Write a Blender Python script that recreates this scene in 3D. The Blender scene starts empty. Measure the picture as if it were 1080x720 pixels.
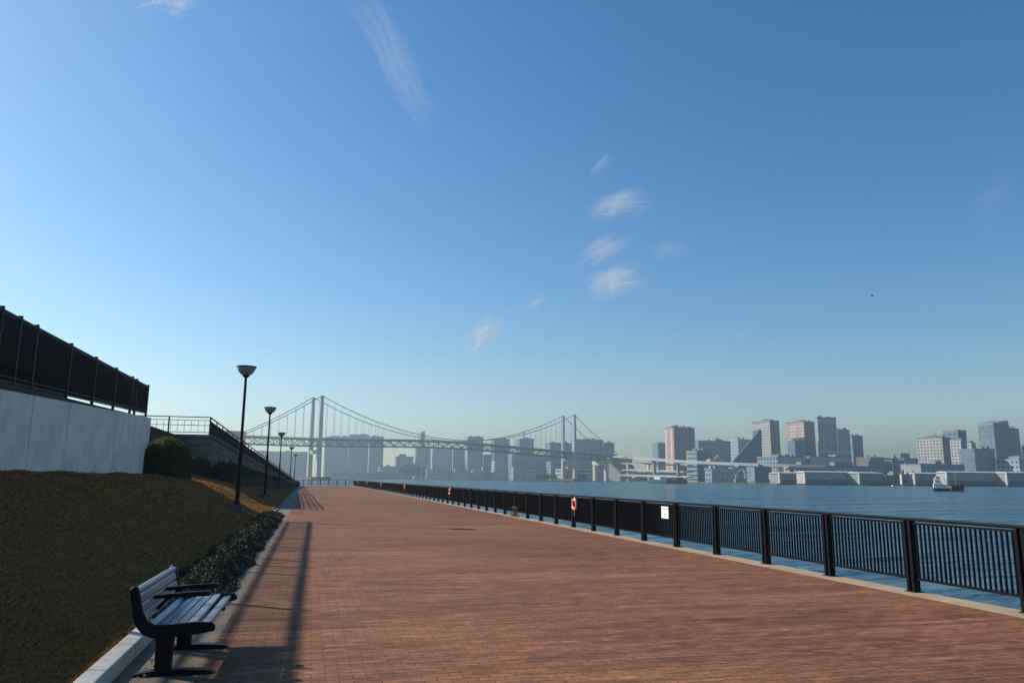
import bpy, math, random
import numpy as np
from mathutils import Vector, Matrix
random.seed(7); RNG = np.random.default_rng(7)
SC = bpy.context.scene
COL = SC.collection
R = math.radians

# ------------------------------------------------------------------ camera
EYE = Vector((0, 0, 1.64)); FPX = 800.0
YAW, PITCH, ROLL = R(14.607), R(10.250), R(0.45)
cy, sy, cp, sp = math.cos(YAW), math.sin(YAW), math.cos(PITCH), math.sin(PITCH)
FWD = Vector((sy*cp, cy*cp, sp)); r0 = Vector((cy, -sy, 0)); u0 = r0.cross(FWD)
RGT = math.cos(ROLL)*r0 + math.sin(ROLL)*u0; UPV = math.cos(ROLL)*u0 - math.sin(ROLL)*r0
cam = bpy.data.cameras.new('camera'); co = bpy.data.objects.new('camera', cam); COL.objects.link(co)
M = Matrix((RGT, UPV, -FWD)).transposed().to_4x4(); M.translation = EYE; co.matrix_world = M
cam.sensor_width = 36; cam.lens = FPX/1080*36; cam.clip_start = 0.05; cam.clip_end = 120000
SC.camera = co

def ray(x, y): return FWD + (x-540)/FPX*RGT - (y-360)/FPX*UPV      # survey helpers: photo measurement -> place
def at(x, y, t): return EYE + ray(x, y)*t
def on_z(x, y, z):
    d = ray(x, y); return EYE + d*((z-EYE.z)/d.z)
def height_at(x, y, t): return (EYE + ray(x, y)*t).z

# ------------------------------------------------------------------ world, sun, exposure
SUN_AZ = math.atan2(-1.3, 1.0)             # direction to the sun, from +Y towards +X
SUN_EL = math.atan(1/1.64)
w = bpy.data.worlds.new('World'); SC.world = w; w.use_nodes = True
nt = w.node_tree; nt.nodes.clear()
out = nt.nodes.new('ShaderNodeOutputWorld'); bg = nt.nodes.new('ShaderNodeBackground'); sky = nt.nodes.new('ShaderNodeTexSky')
sky.sky_type = 'NISHITA'; sky.sun_disc = False; sky.sun_elevation = SUN_EL; sky.sun_rotation = SUN_AZ
sky.altitude = 0; sky.air_density = 1.0; sky.dust_density = 0.18; sky.ozone_density = 1.6
bg.inputs[1].default_value = 0.099
hs = nt.nodes.new('ShaderNodeHueSaturation'); hs.inputs['Saturation'].default_value = 1.37; hs.inputs['Value'].default_value = 1.0
nt.links.new(sky.outputs[0], hs.inputs['Color']); nt.links.new(hs.outputs[0], bg.inputs[0]); nt.links.new(bg.outputs[0], out.inputs[0])
sl = bpy.data.lights.new('sun', 'SUN'); sl.energy = 5.0; sl.angle = R(0.48); sl.color = (1.0, 0.92, 0.80)
so = bpy.data.objects.new('sun', sl); COL.objects.link(so)
sd = Vector((math.sin(SUN_AZ)*math.cos(SUN_EL), math.cos(SUN_AZ)*math.cos(SUN_EL), math.sin(SUN_EL)))
so.rotation_euler = sd.to_track_quat('Z', 'Y').to_euler()
SC.view_settings.view_transform = 'Standard'; SC.view_settings.look = 'None'
SC.view_settings.exposure = 0.5; SC.view_settings.gamma = 1; SC.view_settings.use_curve_mapping = False
SC.render.engine = 'CYCLES'
cy_ = SC.cycles; cy_.use_denoising = True; cy_.max_bounces = 6; cy_.transparent_max_bounces = 48; cy_.volume_bounces = 0
HAZE_DENSITY = 0.00031

# ------------------------------------------------------------------ helpers
class MB:
    def __init__(s): s.v = []; s.f = []; s.m = []; s.uv = {}
    def face(s, pts, mi=0, uv=None):
        n = len(s.v); s.v += [tuple(p) for p in pts]; s.f.append(list(range(n, n+len(pts)))); s.m.append(mi)
        if uv: s.uv[len(s.f)-1] = uv
    def hexa(s, p, mi=0):                       # p: 4 bottom ccw, 4 top ccw
        n = len(s.v); s.v += [tuple(q) for q in p]
        for f in ((3,2,1,0),(4,5,6,7),(0,1,5,4),(1,2,6,5),(2,3,7,6),(3,0,4,7)):
            s.f.append([n+i for i in f]); s.m.append(mi)
    def box(s, x0, x1, y0, y1, z0, z1, mi=0):
        s.hexa([(x0,y0,z0),(x1,y0,z0),(x1,y1,z0),(x0,y1,z0),(x0,y0,z1),(x1,y0,z1),(x1,y1,z1),(x0,y1,z1)], mi)
    def bar(s, a, b, w, h, up=(0,0,1), mi=0):   # box section along a->b
        a, b = Vector(a), Vector(b); d = (b-a).normalized(); sd_ = d.cross(Vector(up))
        if sd_.length < 1e-5: sd_ = d.cross(Vector((1,0,0)))
        sd_.normalize(); u = sd_.cross(d)
        q = []
        for p in (a, b):
            q += [p - sd_*w/2 - u*h/2, p + sd_*w/2 - u*h/2, p + sd_*w/2 + u*h/2, p - sd_*w/2 + u*h/2]
        n = len(s.v); s.v += [tuple(x) for x in q]
        for f in ((0,1,2,3),(7,6,5,4),(0,4,5,1),(1,5,6,2),(2,6,7,3),(3,7,4,0)):
            s.f.append([n+i for i in f]); s.m.append(mi)
    def tube(s, pts, r, seg=8, mi=0):
        pts = [Vector(p) for p in pts]; rr = r if isinstance(r, (list, tuple)) else [r]*len(pts)
        n = len(s.v); up = Vector((0,0,1))
        for i, p in enumerate(pts):
            d = (pts[min(i+1,len(pts)-1)] - pts[max(i-1,0)]).normalized()
            a = d.cross(up) if abs(d.z) < .98 else d.cross(Vector((1,0,0)))
            a.normalize(); b = d.cross(a)
            for k in range(seg):
                t = 2*math.pi*k/seg; s.v.append(tuple(p + (a*math.cos(t)+b*math.sin(t))*rr[i]))
        for i in range(len(pts)-1):
            for k in range(seg):
                k2 = (k+1) % seg; s.f.append([n+i*seg+k, n+i*seg+k2, n+(i+1)*seg+k2, n+(i+1)*seg+k]); s.m.append(mi)
        s.f.append([n+k for k in range(seg)][::-1]); s.m.append(mi)
        e = n+(len(pts)-1)*seg; s.f.append([e+k for k in range(seg)]); s.m.append(mi)
    def lathe(s, prof, c=(0,0,0), seg=20, mi=0):
        n = len(s.v); c = Vector(c)
        for r_, z in prof:
            for k in range(seg):
                t = 2*math.pi*k/seg; s.v.append((c.x+r_*math.cos(t), c.y+r_*math.sin(t), c.z+z))
        for i in range(len(prof)-1):
            for k in range(seg):
                k2 = (k+1) % seg; s.f.append([n+i*seg+k, n+i*seg+k2, n+(i+1)*seg+k2, n+(i+1)*seg+k]); s.m.append(mi)
        s.f.append([n+k for k in range(seg)][::-1]); s.m.append(mi)
        e = n+(len(prof)-1)*seg; s.f.append([e+k for k in range(seg)]); s.m.append(mi)
    def prism(s, poly, a, b, axis='y', mi=0):   # polygon in the plane across the axis, extruded a..b
        def P(p, t):
            return {'y': (p[0], t, p[1]), 'x': (t, p[0], p[1]), 'z': (p[0], p[1], t)}[axis]
        n = len(s.v); k = len(poly)
        s.v += [P(p, a) for p in poly] + [P(p, b) for p in poly]
        s.f.append([n+i for i in range(k)][::-1]); s.m.append(mi); s.f.append([n+k+i for i in range(k)]); s.m.append(mi)
        for i in range(k):
            j = (i+1) % k; s.f.append([n+i, n+j, n+k+j, n+k+i]); s.m.append(mi)
    def build(s, name, mats, parent=None, smooth=False, bevel=0, loc=None):
        me = bpy.data.meshes.new(name); me.from_pydata(s.v, [], s.f)
        for m in (mats if isinstance(mats, (list, tuple)) else [mats]): me.materials.append(m)
        if any(s.m): me.polygons.foreach_set('material_index', s.m)
        if s.uv:
            l = me.uv_layers.new(name='UVMap')
            for fi, uv in s.uv.items():
                p = me.polygons[fi]
                for k, li in enumerate(p.loop_indices): l.data[li].uv = uv[k]
        import bmesh as _b
        bm = _b.new(); bm.from_mesh(me)
        if not s.uv: _b.ops.recalc_face_normals(bm, faces=bm.faces)
        bm.to_mesh(me); bm.free()
        if smooth: me.polygons.foreach_set('use_smooth', [True]*len(me.polygons))
        o = bpy.data.objects.new(name, me); COL.objects.link(o)
        if parent: o.parent = parent
        if loc: o.location = loc
        if bevel:
            b = o.modifiers.new('bevel', 'BEVEL'); b.width = bevel; b.segments = 2; b.limit_method = 'ANGLE'
        return o

def tag(o, label=None, cat=None, group=None, kind=None):
    if label: o['label'] = label
    if cat: o['category'] = cat
    if group: o['group'] = group
    if kind: o['kind'] = kind
    return o
def thing(name, label, cat, loc=(0,0,0), rz=0, group=None):
    o = bpy.data.objects.new(name, None); COL.objects.link(o); o.empty_display_size = .2
    o.location = loc; o.rotation_euler = (0, 0, rz); return tag(o, label, cat, group)
def copy_tree(o, parent=None):
    c = o.copy(); COL.objects.link(c)
    if parent: c.parent = parent
    for ch in o.children: copy_tree(ch, c)
    return c
def struct(o): o['kind'] = 'structure'; return o
def soup(name, V, mats, parent=None, uv=None):   # V: (n, k, 3) separate polygons
    n, k, _ = V.shape
    me = bpy.data.meshes.new(name); me.vertices.add(n*k); me.vertices.foreach_set('co', V.reshape(-1).astype(np.float32))
    me.loops.add(n*k); me.loops.foreach_set('vertex_index', np.arange(n*k, dtype=np.int32))
    me.polygons.add(n); me.polygons.foreach_set('loop_start', np.arange(0, n*k, k, dtype=np.int32))
    me.polygons.foreach_set('loop_total', np.full(n, k, dtype=np.int32))
    me.materials.append(mats); me.update(calc_edges=True); me.validate()
    o = bpy.data.objects.new(name, me); COL.objects.link(o)
    if parent: o.parent = parent
    return o

# ------------------------------------------------------------------ materials
class NT:
    def __init__(s, name):
        s.m = bpy.data.materials.new(name); s.m.use_nodes = True; s.t = s.m.node_tree
        s.b = s.t.nodes['Principled BSDF']; s.o = s.t.nodes['Material Output']
    def n(s, t, **k):
        x = s.t.nodes.new('ShaderNode'+t)
        for a, v in k.items():
            if a.startswith('i_'):
                key = a[2:]; key = int(key) if key.isdigit() else key
                x.inputs[key].default_value = v
            else: setattr(x, a, v)
        return x
    def l(s, a, b): s.t.links.new(a, b)
    def math(s, op, a, b=None, c=None):
        x = s.n('Math', operation=op)
        for i, q in enumerate((a, b, c)):
            if q is None: continue
            if hasattr(q, 'links'): s.l(q, x.inputs[i])
            else: x.inputs[i].default_value = q
        return x.outputs[0]
    def mix(s, f, a, b, mode='MIX'):
        x = s.n('MixRGB', blend_type=mode)
        for i, q in enumerate((f, a, b)):
            if hasattr(q, 'links'): s.l(q, x.inputs[i])
            elif i == 0: x.inputs[0].default_value = q
            else: x.inputs[i].default_value = (*q, 1) if len(q) == 3 else q
        return x.outputs[0]
    def ramp(s, f, stops):
        x = s.n('ValToRGB'); e = x.color_ramp.elements
        while len(e) < len(stops): e.new(.5)
        for q, (p, c) in zip(e, stops): q.position = p; q.color = (*c, 1) if len(c) == 3 else c
        s.l(f, x.inputs[0]); return x.outputs[0]
    def noise(s, vec, scale, detail=4, rough=.55, dist=0):
        x = s.n('TexNoise'); x.inputs['Scale'].default_value = scale; x.inputs['Detail'].default_value = detail
        x.inputs['Roughness'].default_value = rough; x.inputs['Distortion'].default_value = dist
        if vec is not None: s.l(vec, x.inputs['Vector'])
        return x.outputs['Fac']
    def obj(s, scale=None):
        c = s.n('TexCoord').outputs['Object']
        if scale is None: return c
        m = s.n('Mapping'); m.inputs['Scale'].default_value = scale; s.l(c, m.inputs[0]); return m.outputs[0]
    def bump(s, h, strength, dist):
        b = s.n('Bump'); b.inputs['Strength'].default_value = strength; b.inputs['Distance'].default_value = dist
        s.l(h, b.inputs['Height']); s.l(b.outputs[0], s.b.inputs['Normal']); return b
def dk(c, f): return tuple(x*f for x in c)
MATS = {}
def plain(name, c, rough=.6, var=.25, scale=3., metal=0., bump=0., bscale=30., spec=.5, vscale=(1,1,1)):
    if name in MATS: return MATS[name]
    t = NT(name); v = t.obj(vscale)
    f = t.noise(v, scale, 5)
    col = t.ramp(f, [(.3, dk(c, 1-var)), (.7, dk(c, 1+var))])
    t.l(col, t.b.inputs['Base Color']); t.b.inputs['Roughness'].default_value = rough; t.b.inputs['Metallic'].default_value = metal
    t.b.inputs['Specular IOR Level'].default_value = spec
    t.l(t.math('MULTIPLY_ADD', f, .25, rough-.12), t.b.inputs['Roughness'])
    if bump: t.bump(t.noise(t.obj(), bscale, 4), bump, .01)
    MATS[name] = t.m; return t.m
def facade(name, wall, glass, fh=3.6, bay=4., wf=.6, hf=.55, rough=.25, accent=None):
    """wall with a grid of windows, in metres along the wall (UV)"""
    if name in MATS: return MATS[name]
    t = NT(name); uv = t.n('TexCoord').outputs['UV']; sx = t.n('SeparateXYZ'); t.l(uv, sx.inputs[0])
    u = t.math('DIVIDE', sx.outputs[0], bay); v = t.math('DIVIDE', sx.outputs[1], fh)
    fu = t.math('FRACT', u); fv = t.math('FRACT', v)
    mu = t.math('LESS_THAN', t.math('ABSOLUTE', t.math('SUBTRACT', fu, .5)), wf/2)
    mv = t.math('LESS_THAN', t.math('ABSOLUTE', t.math('SUBTRACT', fv, .5)), hf/2)
    m = t.math('MULTIPLY', mu, mv)
    cb = t.n('CombineXYZ'); t.l(t.math('FLOOR', u), cb.inputs[0]); t.l(t.math('FLOOR', v), cb.inputs[1])
    wn = t.n('TexWhiteNoise'); t.l(cb.outputs[0], wn.inputs['Vector'])
    g = t.mix(wn.outputs['Value'], dk(glass, .55), dk(glass, 1.5))
    nz = t.noise(t.obj(), .05, 4)
    wcol = t.ramp(nz, [(.3, dk(wall, .82)), (.7, dk(wall, 1.12))])
    if accent:                                  # vertical accent bays
        a = t.math('LESS_THAN', t.math('FRACT', t.math('DIVIDE', sx.outputs[0], bay*4)), .3)
        wcol = t.mix(a, wcol, accent)
    t.l(t.mix(m, wcol, g), t.b.inputs['Base Color'])
    t.l(t.math('MULTIPLY_ADD', m, rough-.7, .7), t.b.inputs['Roughness'])
    MATS[name] = t.m; return t.m

# brick paving: running bond of narrow pavers laid across the walk
def paver_material():
    t = NT('brick_paving'); c = t.obj()
    b = t.n('TexBrick'); b.offset = .5; b.squash = 1
    for k, v in (('Scale', 1.), ('Mortar Size', .0042), ('Mortar Smooth', .3), ('Bias', 0.), ('Brick Width', .225), ('Row Height', .105)): b.inputs[k].default_value = v
    b.inputs['Color1'].default_value = (0, 0, 0, 1); b.inputs['Color2'].default_value = (1, 1, 1, 1); b.inputs['Mortar'].default_value = (.5, .5, .5, 1)
    wob = t.n('VectorMath', operation='ADD'); t.l(c, wob.inputs[0])
    nn = t.n('TexNoise'); nn.inputs['Scale'].default_value = .7; t.l(c, nn.inputs['Vector'])
    sc = t.n('VectorMath', operation='SCALE'); t.l(nn.outputs['Color'], sc.inputs[0]); sc.inputs['Scale'].default_value = .03
    t.l(sc.outputs[0], wob.inputs[1]); t.l(wob.outputs[0], b.inputs['Vector'])
    br = t.ramp(b.outputs['Color'], [(0, (0.131, 0.043, 0.022)), (.35, (0.201, 0.074, 0.037)), (.7, (0.253, 0.107, 0.056)), (1, (0.168, 0.055, 0.029))])
    big = t.noise(t.obj((.22, .9, 1)), 1.0, 5, .6)
    col = t.mix(t.math('MULTIPLY', t.ramp(big, [(.38, (0,0,0)), (.68, (1,1,1))]), .75), br, (0.253, 0.121, 0.058))
    big2 = t.noise(t.obj((.5, 1.6, 1)), .55, 6, .7)
    col = t.mix(t.ramp(big2, [(.42, (.62, .62, .62)), (.6, (1,1,1))]), dk((0.160, 0.062, 0.035), .5), col)
    streak = t.noise(t.obj((.7, 8, 1)), 1.0, 5, .75); st2 = t.noise(t.obj((.3, 2.6, 1)), 1.0, 6, .75)
    col = t.mix(.5, col, t.ramp(st2, [(.36, (.2,.2,.2)), (.64, (.8,.8,.8))]), 'OVERLAY')
    col = t.mix(.55, col, t.ramp(streak, [(.33, (.12,.12,.12)), (.67, (.88,.88,.88))]), 'OVERLAY')
    fine = t.noise(c, 60, 3)
    col = t.mix(.35, col, t.ramp(fine, [(.3, (.35,.35,.35)), (.7, (.65,.65,.65))]), 'OVERLAY')
    grain = t.noise(t.obj((5., 24, 1)), 1.0, 8, .85)
    col = t.mix(.8, col, t.ramp(grain, [(.36, (.10,.10,.10)), (.64, (.90,.90,.90))]), 'OVERLAY')
    patch = t.noise(t.obj((.05, .11, 1)), 1.0, 3, .5)
    col = t.mix(1., col, t.ramp(patch, [(.35, (.80,.80,.80)), (.65, (1.18,1.16,1.12))]), 'MULTIPLY')
    col = t.mix(b.outputs['Fac'], col, (.042, .027, .022))
    sp_ = t.n('TexVoronoi'); sp_.inputs['Scale'].default_value = 5; t.l(c, sp_.inputs['Vector'])
    spots = t.math('LESS_THAN', sp_.outputs['Distance'], .045)
    col = t.mix(t.math('MULTIPLY', spots, .5), col, (.42, .36, .29))
    t.l(col, t.b.inputs['Base Color'])
    t.b.inputs['Roughness'].default_value = .85; t.b.inputs['Specular IOR Level'].default_value = .15
    t.b.inputs['Sheen Weight'].default_value = .08; t.b.inputs['Sheen Roughness'].default_value = .3; t.b.inputs['Sheen Tint'].default_value = (1, .66, .52, 1)
    h = t.math('MULTIPLY_ADD', b.outputs['Fac'], -1., t.math('MULTIPLY_ADD', b.outputs['Color'], .45, t.math('MULTIPLY', fine, .35)))
    t.bump(h, .55, .006)
    return t.m
def concrete(name, c, joint=None, rough=.8, stain=.3, vertical=False):
    t = NT(name); v = t.obj((1, 1, .12) if vertical else (1, 1, 1)); cc = t.obj()
    a = t.noise(cc, .9, 6, .65); b = t.noise(v, 5, 6, .7); f = t.noise(cc, 90, 3)
    col = t.ramp(a, [(.3, dk(c, 1-stain)), (.7, dk(c, 1.1))])
    col = t.mix(.5, col, t.ramp(b, [(.3, (.32,.32,.32)), (.7, (.62,.62,.62))]), 'OVERLAY')
    col = t.mix(.25, col, t.ramp(f, [(.3, (.3,.3,.3)), (.7, (.7,.7,.7))]), 'OVERLAY')
    t.l(col, t.b.inputs['Base Color']); t.b.inputs['Roughness'].default_value = rough; t.b.inputs['Specular IOR Level'].default_value = .3
    t.bump(t.math('ADD', t.math('MULTIPLY', b, .5), f), .25, .006)
    return t.m
def slab_material():
    t = NT('gutter_slabs'); c = t.obj(); b = t.n('TexBrick'); b.offset = 0
    for k, v in (('Scale', 1.), ('Mortar Size', .005), ('Brick Width', 5.), ('Row Height', .6)): b.inputs[k].default_value = v
    b.inputs['Color1'].default_value = (.125, .095, .062, 1); b.inputs['Color2'].default_value = (.165, .126, .084, 1); b.inputs['Mortar'].default_value = (.05, .045, .04, 1)
    t.l(c, b.inputs['Vector'])
    a = t.noise(c, 2.2, 6, .7); f = t.noise(c, 120, 3)
    col = t.mix(.6, b.outputs['Color'], t.ramp(a, [(.3, (.3,.3,.3)), (.7, (.65,.65,.65))]), 'OVERLAY')
    col = t.mix(.3, col, t.ramp(f, [(.3, (.3,.3,.3)), (.7, (.7,.7,.7))]), 'OVERLAY')
    t.l(col, t.b.inputs['Base Color']); t.b.inputs['Roughness'].default_value = .85
    t.bump(t.math('MULTIPLY_ADD', b.outputs['Fac'], -2, f), .4, .006)
    return t.m
def blockwork():
    t = NT('stone_blockwork'); c = t.obj(); b = t.n('TexBrick'); b.offset = .5
    for k, v in (('Scale', 1.), ('Mortar Size', .02), ('Brick Width', .9), ('Row Height', .42)): b.inputs[k].default_value = v
    b.inputs['Color1'].default_value = (.075, .073, .07, 1); b.inputs['Color2'].default_value = (.125, .12, .115, 1); b.inputs['Mortar'].default_value = (.035, .035, .035, 1)
    s = t.n('SeparateXYZ'); t.l(c, s.inputs[0]); cb = t.n('CombineXYZ'); t.l(t.math('ADD', s.outputs[0], s.outputs[1]), cb.inputs[0]); t.l(s.outputs[2], cb.inputs[1])
    t.l(cb.outputs[0], b.inputs['Vector'])
    a = t.noise(c, 3, 6, .75)
    col = t.mix(.8, b.outputs['Color'], t.ramp(a, [(.3, (.2,.2,.2)), (.7, (.7,.7,.7))]), 'OVERLAY')
    t.l(col, t.b.inputs['Base Color']); t.b.inputs['Roughness'].default_value = .9
    t.bump(t.math('MULTIPLY_ADD', b.outputs['Fac'], -1, a), .6, .02)
    return t.m
def lawn_material():
    t = NT('dry_lawn'); c = t.obj(); a = t.noise(c, .8, 6, .65); f = t.noise(c, 22, 6, .7); g = t.noise(c, 120, 3)
    col = t.ramp(f, [(.25, (.062, .030, .011)), (.5, (.205, .098, .034)), (.75, (.39, .20, .07))])
    col = t.mix(t.ramp(a, [(.4, (0,0,0)), (.7, (.5,.5,.5))]), col, (.11, .07, .022))
    t.l(col, t.b.inputs['Base Color']); t.b.inputs['Roughness'].default_value = .95; t.b.inputs['Specular IOR Level'].default_value = 0.
    t.bump(t.math('ADD', f, t.math('MULTIPLY', g, .5)), .6, .02)
    return t.m
def leaf_material(name, cols, trans=.3, spec=.25):
    t = NT(name); g = t.n('NewGeometry')
    col = t.ramp(g.outputs['Random Per Island'], [(i/(len(cols)-1), c) for i, c in enumerate(cols)])
    t.l(col, t.b.inputs['Base Color']); t.b.inputs['Roughness'].default_value = .6; t.b.inputs['Specular IOR Level'].default_value = spec
    if trans:
        tr = t.n('BsdfTranslucent'); t.l(col, tr.inputs[0]); mx = t.n('MixShader'); mx.inputs[0].default_value = trans
        t.l(t.b.outputs[0], mx.inputs[1]); t.l(tr.outputs[0], mx.inputs[2]); t.l(mx.outputs[0], t.o.inputs[0])
    return t.m
def water_material():
    t = NT('sea_water'); c = t.obj()
    n1 = t.noise(t.obj((.30, .55, 1)), 1.0, 6, .62, .4)
    n2 = t.noise(t.obj((.035, .06, 1)), 1.0, 5, .6, .3)
    big = t.noise(t.obj((.004, .02, 1)), 1.0, 4, .6)
    t.l(t.ramp(big, [(.3, (.012, .060, .095)), (.7, (.028, .105, .150))]), t.b.inputs['Base Color'])
    t.l(t.math('MULTIPLY_ADD', big, .2, .10), t.b.inputs['Roughness']); t.b.inputs['IOR'].default_value = 1.33
    h = t.math('ADD', t.math('MULTIPLY', n1, 1.15), t.math('MULTIPLY', n2, 8.))
    t.bump(h, 1.0, 1.0)
    return t.m

M_brick = paver_material(); M_slab = slab_material(); M_block = blockwork(); M_lawn = lawn_material(); M_water = water_material()
M_coping = concrete('coping_concrete', (.40, .30, .20), stain=.3)
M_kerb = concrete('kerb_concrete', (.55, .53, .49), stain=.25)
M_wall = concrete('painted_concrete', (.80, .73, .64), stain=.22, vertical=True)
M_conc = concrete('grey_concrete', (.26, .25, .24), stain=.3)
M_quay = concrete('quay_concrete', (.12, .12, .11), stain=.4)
M_black = plain('black_paint', (.006, .0065, .009), .5, .3, 8, spec=.1, bump=.05, bscale=60)
M_navy = plain('dark_navy_paint', (.005, .007, .013), .5, .3, 6, spec=.1)
M_slat = plain('weathered_slats', (.19, .205, .225), .30, .12, 4, spec=.6, bump=.12, bscale=40, vscale=(6, .6, 6))
M_castmetal = plain('cast_aluminium', (.006, .007, .011), .45, .3, 10, spec=.15)
M_leafd = leaf_material('hedge_leaves', [(.006, .010, .004), (.018, .028, .008), (.035, .048, .014)], .2)
M_bush = leaf_material('bush_leaves', [(.016, .03, .006), (.045, .075, .012), (.09, .12, .025)], .25)
M_weed = leaf_material('weed_leaves', [(.010, .014, .008), (.022, .028, .015), (.04, .045, .025), (.10, .09, .05)], .25)
M_blade = leaf_material('dry_grass_blades', [(.095, .043, .015), (.26, .122, .042), (.50, .26, .092), (.18, .083, .027)], .25, .06)

# ------------------------------------------------------------------ setting: water, promenade, banks
WZ = -2.3
m = MB(); m.face([(-1800, -600, WZ), (4200, -600, WZ), (4200, 4300, WZ), (-1800, 4300, WZ)]); struct(m.build('water', M_water))
KX = -1.45; FX = 8.95; YE = 165.
def kerb_x(y): return KX - max(0, y-45)*.0052
ys = list(range(-14, 166, 4)) + [165]
m = MB()
for a, b in zip(ys, ys[1:]): m.face([(kerb_x(a)+.62, a, 0), (8.62, a, 0), (8.62, b, 0), (kerb_x(b)+.62, b, 0)])
struct(m.build('promenade', M_brick))
m = MB()
for a, b in zip(ys, ys[1:]): m.face([(kerb_x(a)-.3, a, 0), (kerb_x(a)+.62, a, 0), (kerb_x(b)+.62, b, 0), (kerb_x(b)-.3, b, 0)])
struct(m.build('gutter_strip', M_slab))
m = MB(); m.box(8.62, 9.08, -14, YE+.6, -3.2, .004); m.box(-20, 8.62, YE, YE+.6, -3.2, .004)
struct(m.build('quay_coping', M_coping))
m = MB()
for a, b in zip(np.arange(-14, 165, 1.0), np.arange(-13, 166, 1.0)):
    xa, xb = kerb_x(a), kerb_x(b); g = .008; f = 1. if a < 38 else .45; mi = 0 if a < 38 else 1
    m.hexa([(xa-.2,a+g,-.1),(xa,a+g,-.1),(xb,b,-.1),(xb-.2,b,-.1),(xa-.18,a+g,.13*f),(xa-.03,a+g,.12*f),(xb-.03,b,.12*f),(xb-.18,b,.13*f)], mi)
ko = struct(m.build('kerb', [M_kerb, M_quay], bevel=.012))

def slope_z(x, y):
    d = max(0., kerb_x(y)-.17-x)
    a = 1.65 if y < 46 else 1.65 - (y-46)/(150-46)*1.15
    z = .10 + max(a, .35)*(1-math.exp(-(d/2.6)**1.8))
    if x < -6.8: z += min(1., max(0, (y-35)/5))*(-6.8-x)*.10
    return z
nz = lambda x, y: .03*math.sin(x*2.3+y*.7)+.025*math.sin(y*1.9-x*1.1)+.015*math.sin(5.1*x+3.3*y)
gx = np.concatenate([np.linspace(0, 6, 34), np.linspace(6.5, 16, 14)])
gy = np.concatenate([np.linspace(-14, 50, 130), np.linspace(51, 165, 70)])
V = [(kerb_x(y)-.17-d, y, slope_z(kerb_x(y)-.17-d, y) + nz(d, y)*min(1, d)) for y in gy for d in gx]
nx_ = len(gx); Fc = [(j*nx_+i, j*nx_+i+1, (j+1)*nx_+i+1, (j+1)*nx_+i) for j in range(len(gy)-1) for i in range(nx_-1)]
me = bpy.data.meshes.new('lawn'); me.from_pydata(V, [], [f[::-1] for f in Fc]); me.materials.append(M_lawn)
me.polygons.foreach_set('use_smooth', [True]*len(me.polygons))
lawn = bpy.data.objects.new('lawn', me); COL.objects.link(lawn); struct(lawn)
def lawn_z(x, y):
    d = kerb_x(y)-.17-x; return slope_z(x, y) + nz(d, y)*min(1, max(0, d))

# grass blades on the near lawn
N = 190000
yy = 3.0*np.exp(RNG.random(N)*math.log(44/3.0)); xx = KX-.2 - RNG.random(N)*5.3
clump = np.sin(xx*7+yy*3)*np.sin(yy*5.3-xx*2)+RNG.normal(0, .6, N)
keep = clump > -.5; xx, yy = xx[keep], yy[keep]; N = len(xx)
zz = np.array([lawn_z(a, b) for a, b in zip(xx, yy)])
an = RNG.random(N)*2*math.pi; hh = (.012+.028*RNG.random(N)**2)*(1+np.clip(yy/40, 0, .6)); wd = .0022+.00055*yy
lean = RNG.normal(0, .9, (N, 2))*hh[:, None]
P = np.zeros((N, 3, 3)); base = np.stack([xx, yy, zz-.004], 1); dx = np.stack([np.cos(an)*wd, np.sin(an)*wd, np.zeros(N)], 1)
P[:, 0] = base-dx; P[:, 1] = base+dx; P[:, 2] = base+np.stack([lean[:, 0], lean[:, 1], hh], 1)
tag(soup('lawn_grass', P, M_blade), 'short dry winter grass covering the sloping bank', 'grass', kind='stuff')

def leaf_quads(C, size, n_up=.0):
    n = len(C); a = RNG.normal(size=(n, 3)); a[:, 2] += n_up; a /= np.linalg.norm(a, axis=1)[:, None]
    t = np.cross(a, RNG.normal(size=(n, 3))); t /= np.linalg.norm(t, axis=1)[:, None]; b = np.cross(a, t)
    s = np.asarray(size)*np.ones(n)*(.6+.8*RNG.random(n)); s = s[:, None]
    return np.stack([C-t*s*.9, C+b*s*.45, C+t*s*1.0, C-b*s*.45], 1)
# weeds along the kerb
N = 42000
yy = 9.2*np.exp(RNG.random(N)*math.log(35.2/9.2)); c_ = np.sin(yy*1.7)*.10+np.sin(yy*4.1)*.07
vv = RNG.random(N)*2-1
xx = KX+.01+c_*.5 + vv*.42*np.clip((yy-8.6)/2.5, .4, 1); ht = (.06+.08*RNG.random(N))*(1-vv*vv)**.5*(.8+.3*np.sin(yy*2.3+xx*4))
gz = np.array([lawn_z(a, b) if a < KX-.17 else (.12 if a < KX else .11*max(0, 1-(a-KX)/.45)) for a, b in zip(xx, yy)])
C = np.stack([xx, yy, gz+ht*RNG.random(N)**.6+.012], 1)
tag(soup('kerbside_weeds', leaf_quads(C, .017+.0011*yy, .8), M_weed), 'low dark weeds growing over the kerb beside the walk', 'weeds', kind='stuff')
# dry leaves under and near the bench
N = 420; xx = KX+.03+np.abs(RNG.normal(0, .22, N)); yy = RNG.uniform(5.2, 9.4, N)
C = np.stack([xx, yy, .008+.012*RNG.random(N)], 1); q = leaf_quads(C, .016, 3.)
tag(soup('fallen_leaves', q, leaf_material('dead_leaves', [(.10, .05, .02), (.26, .15, .06), (.34, .23, .11)], .1)), 'dry brown leaves and straw scattered on the ground under the bench', 'leaves', kind='stuff')

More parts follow.
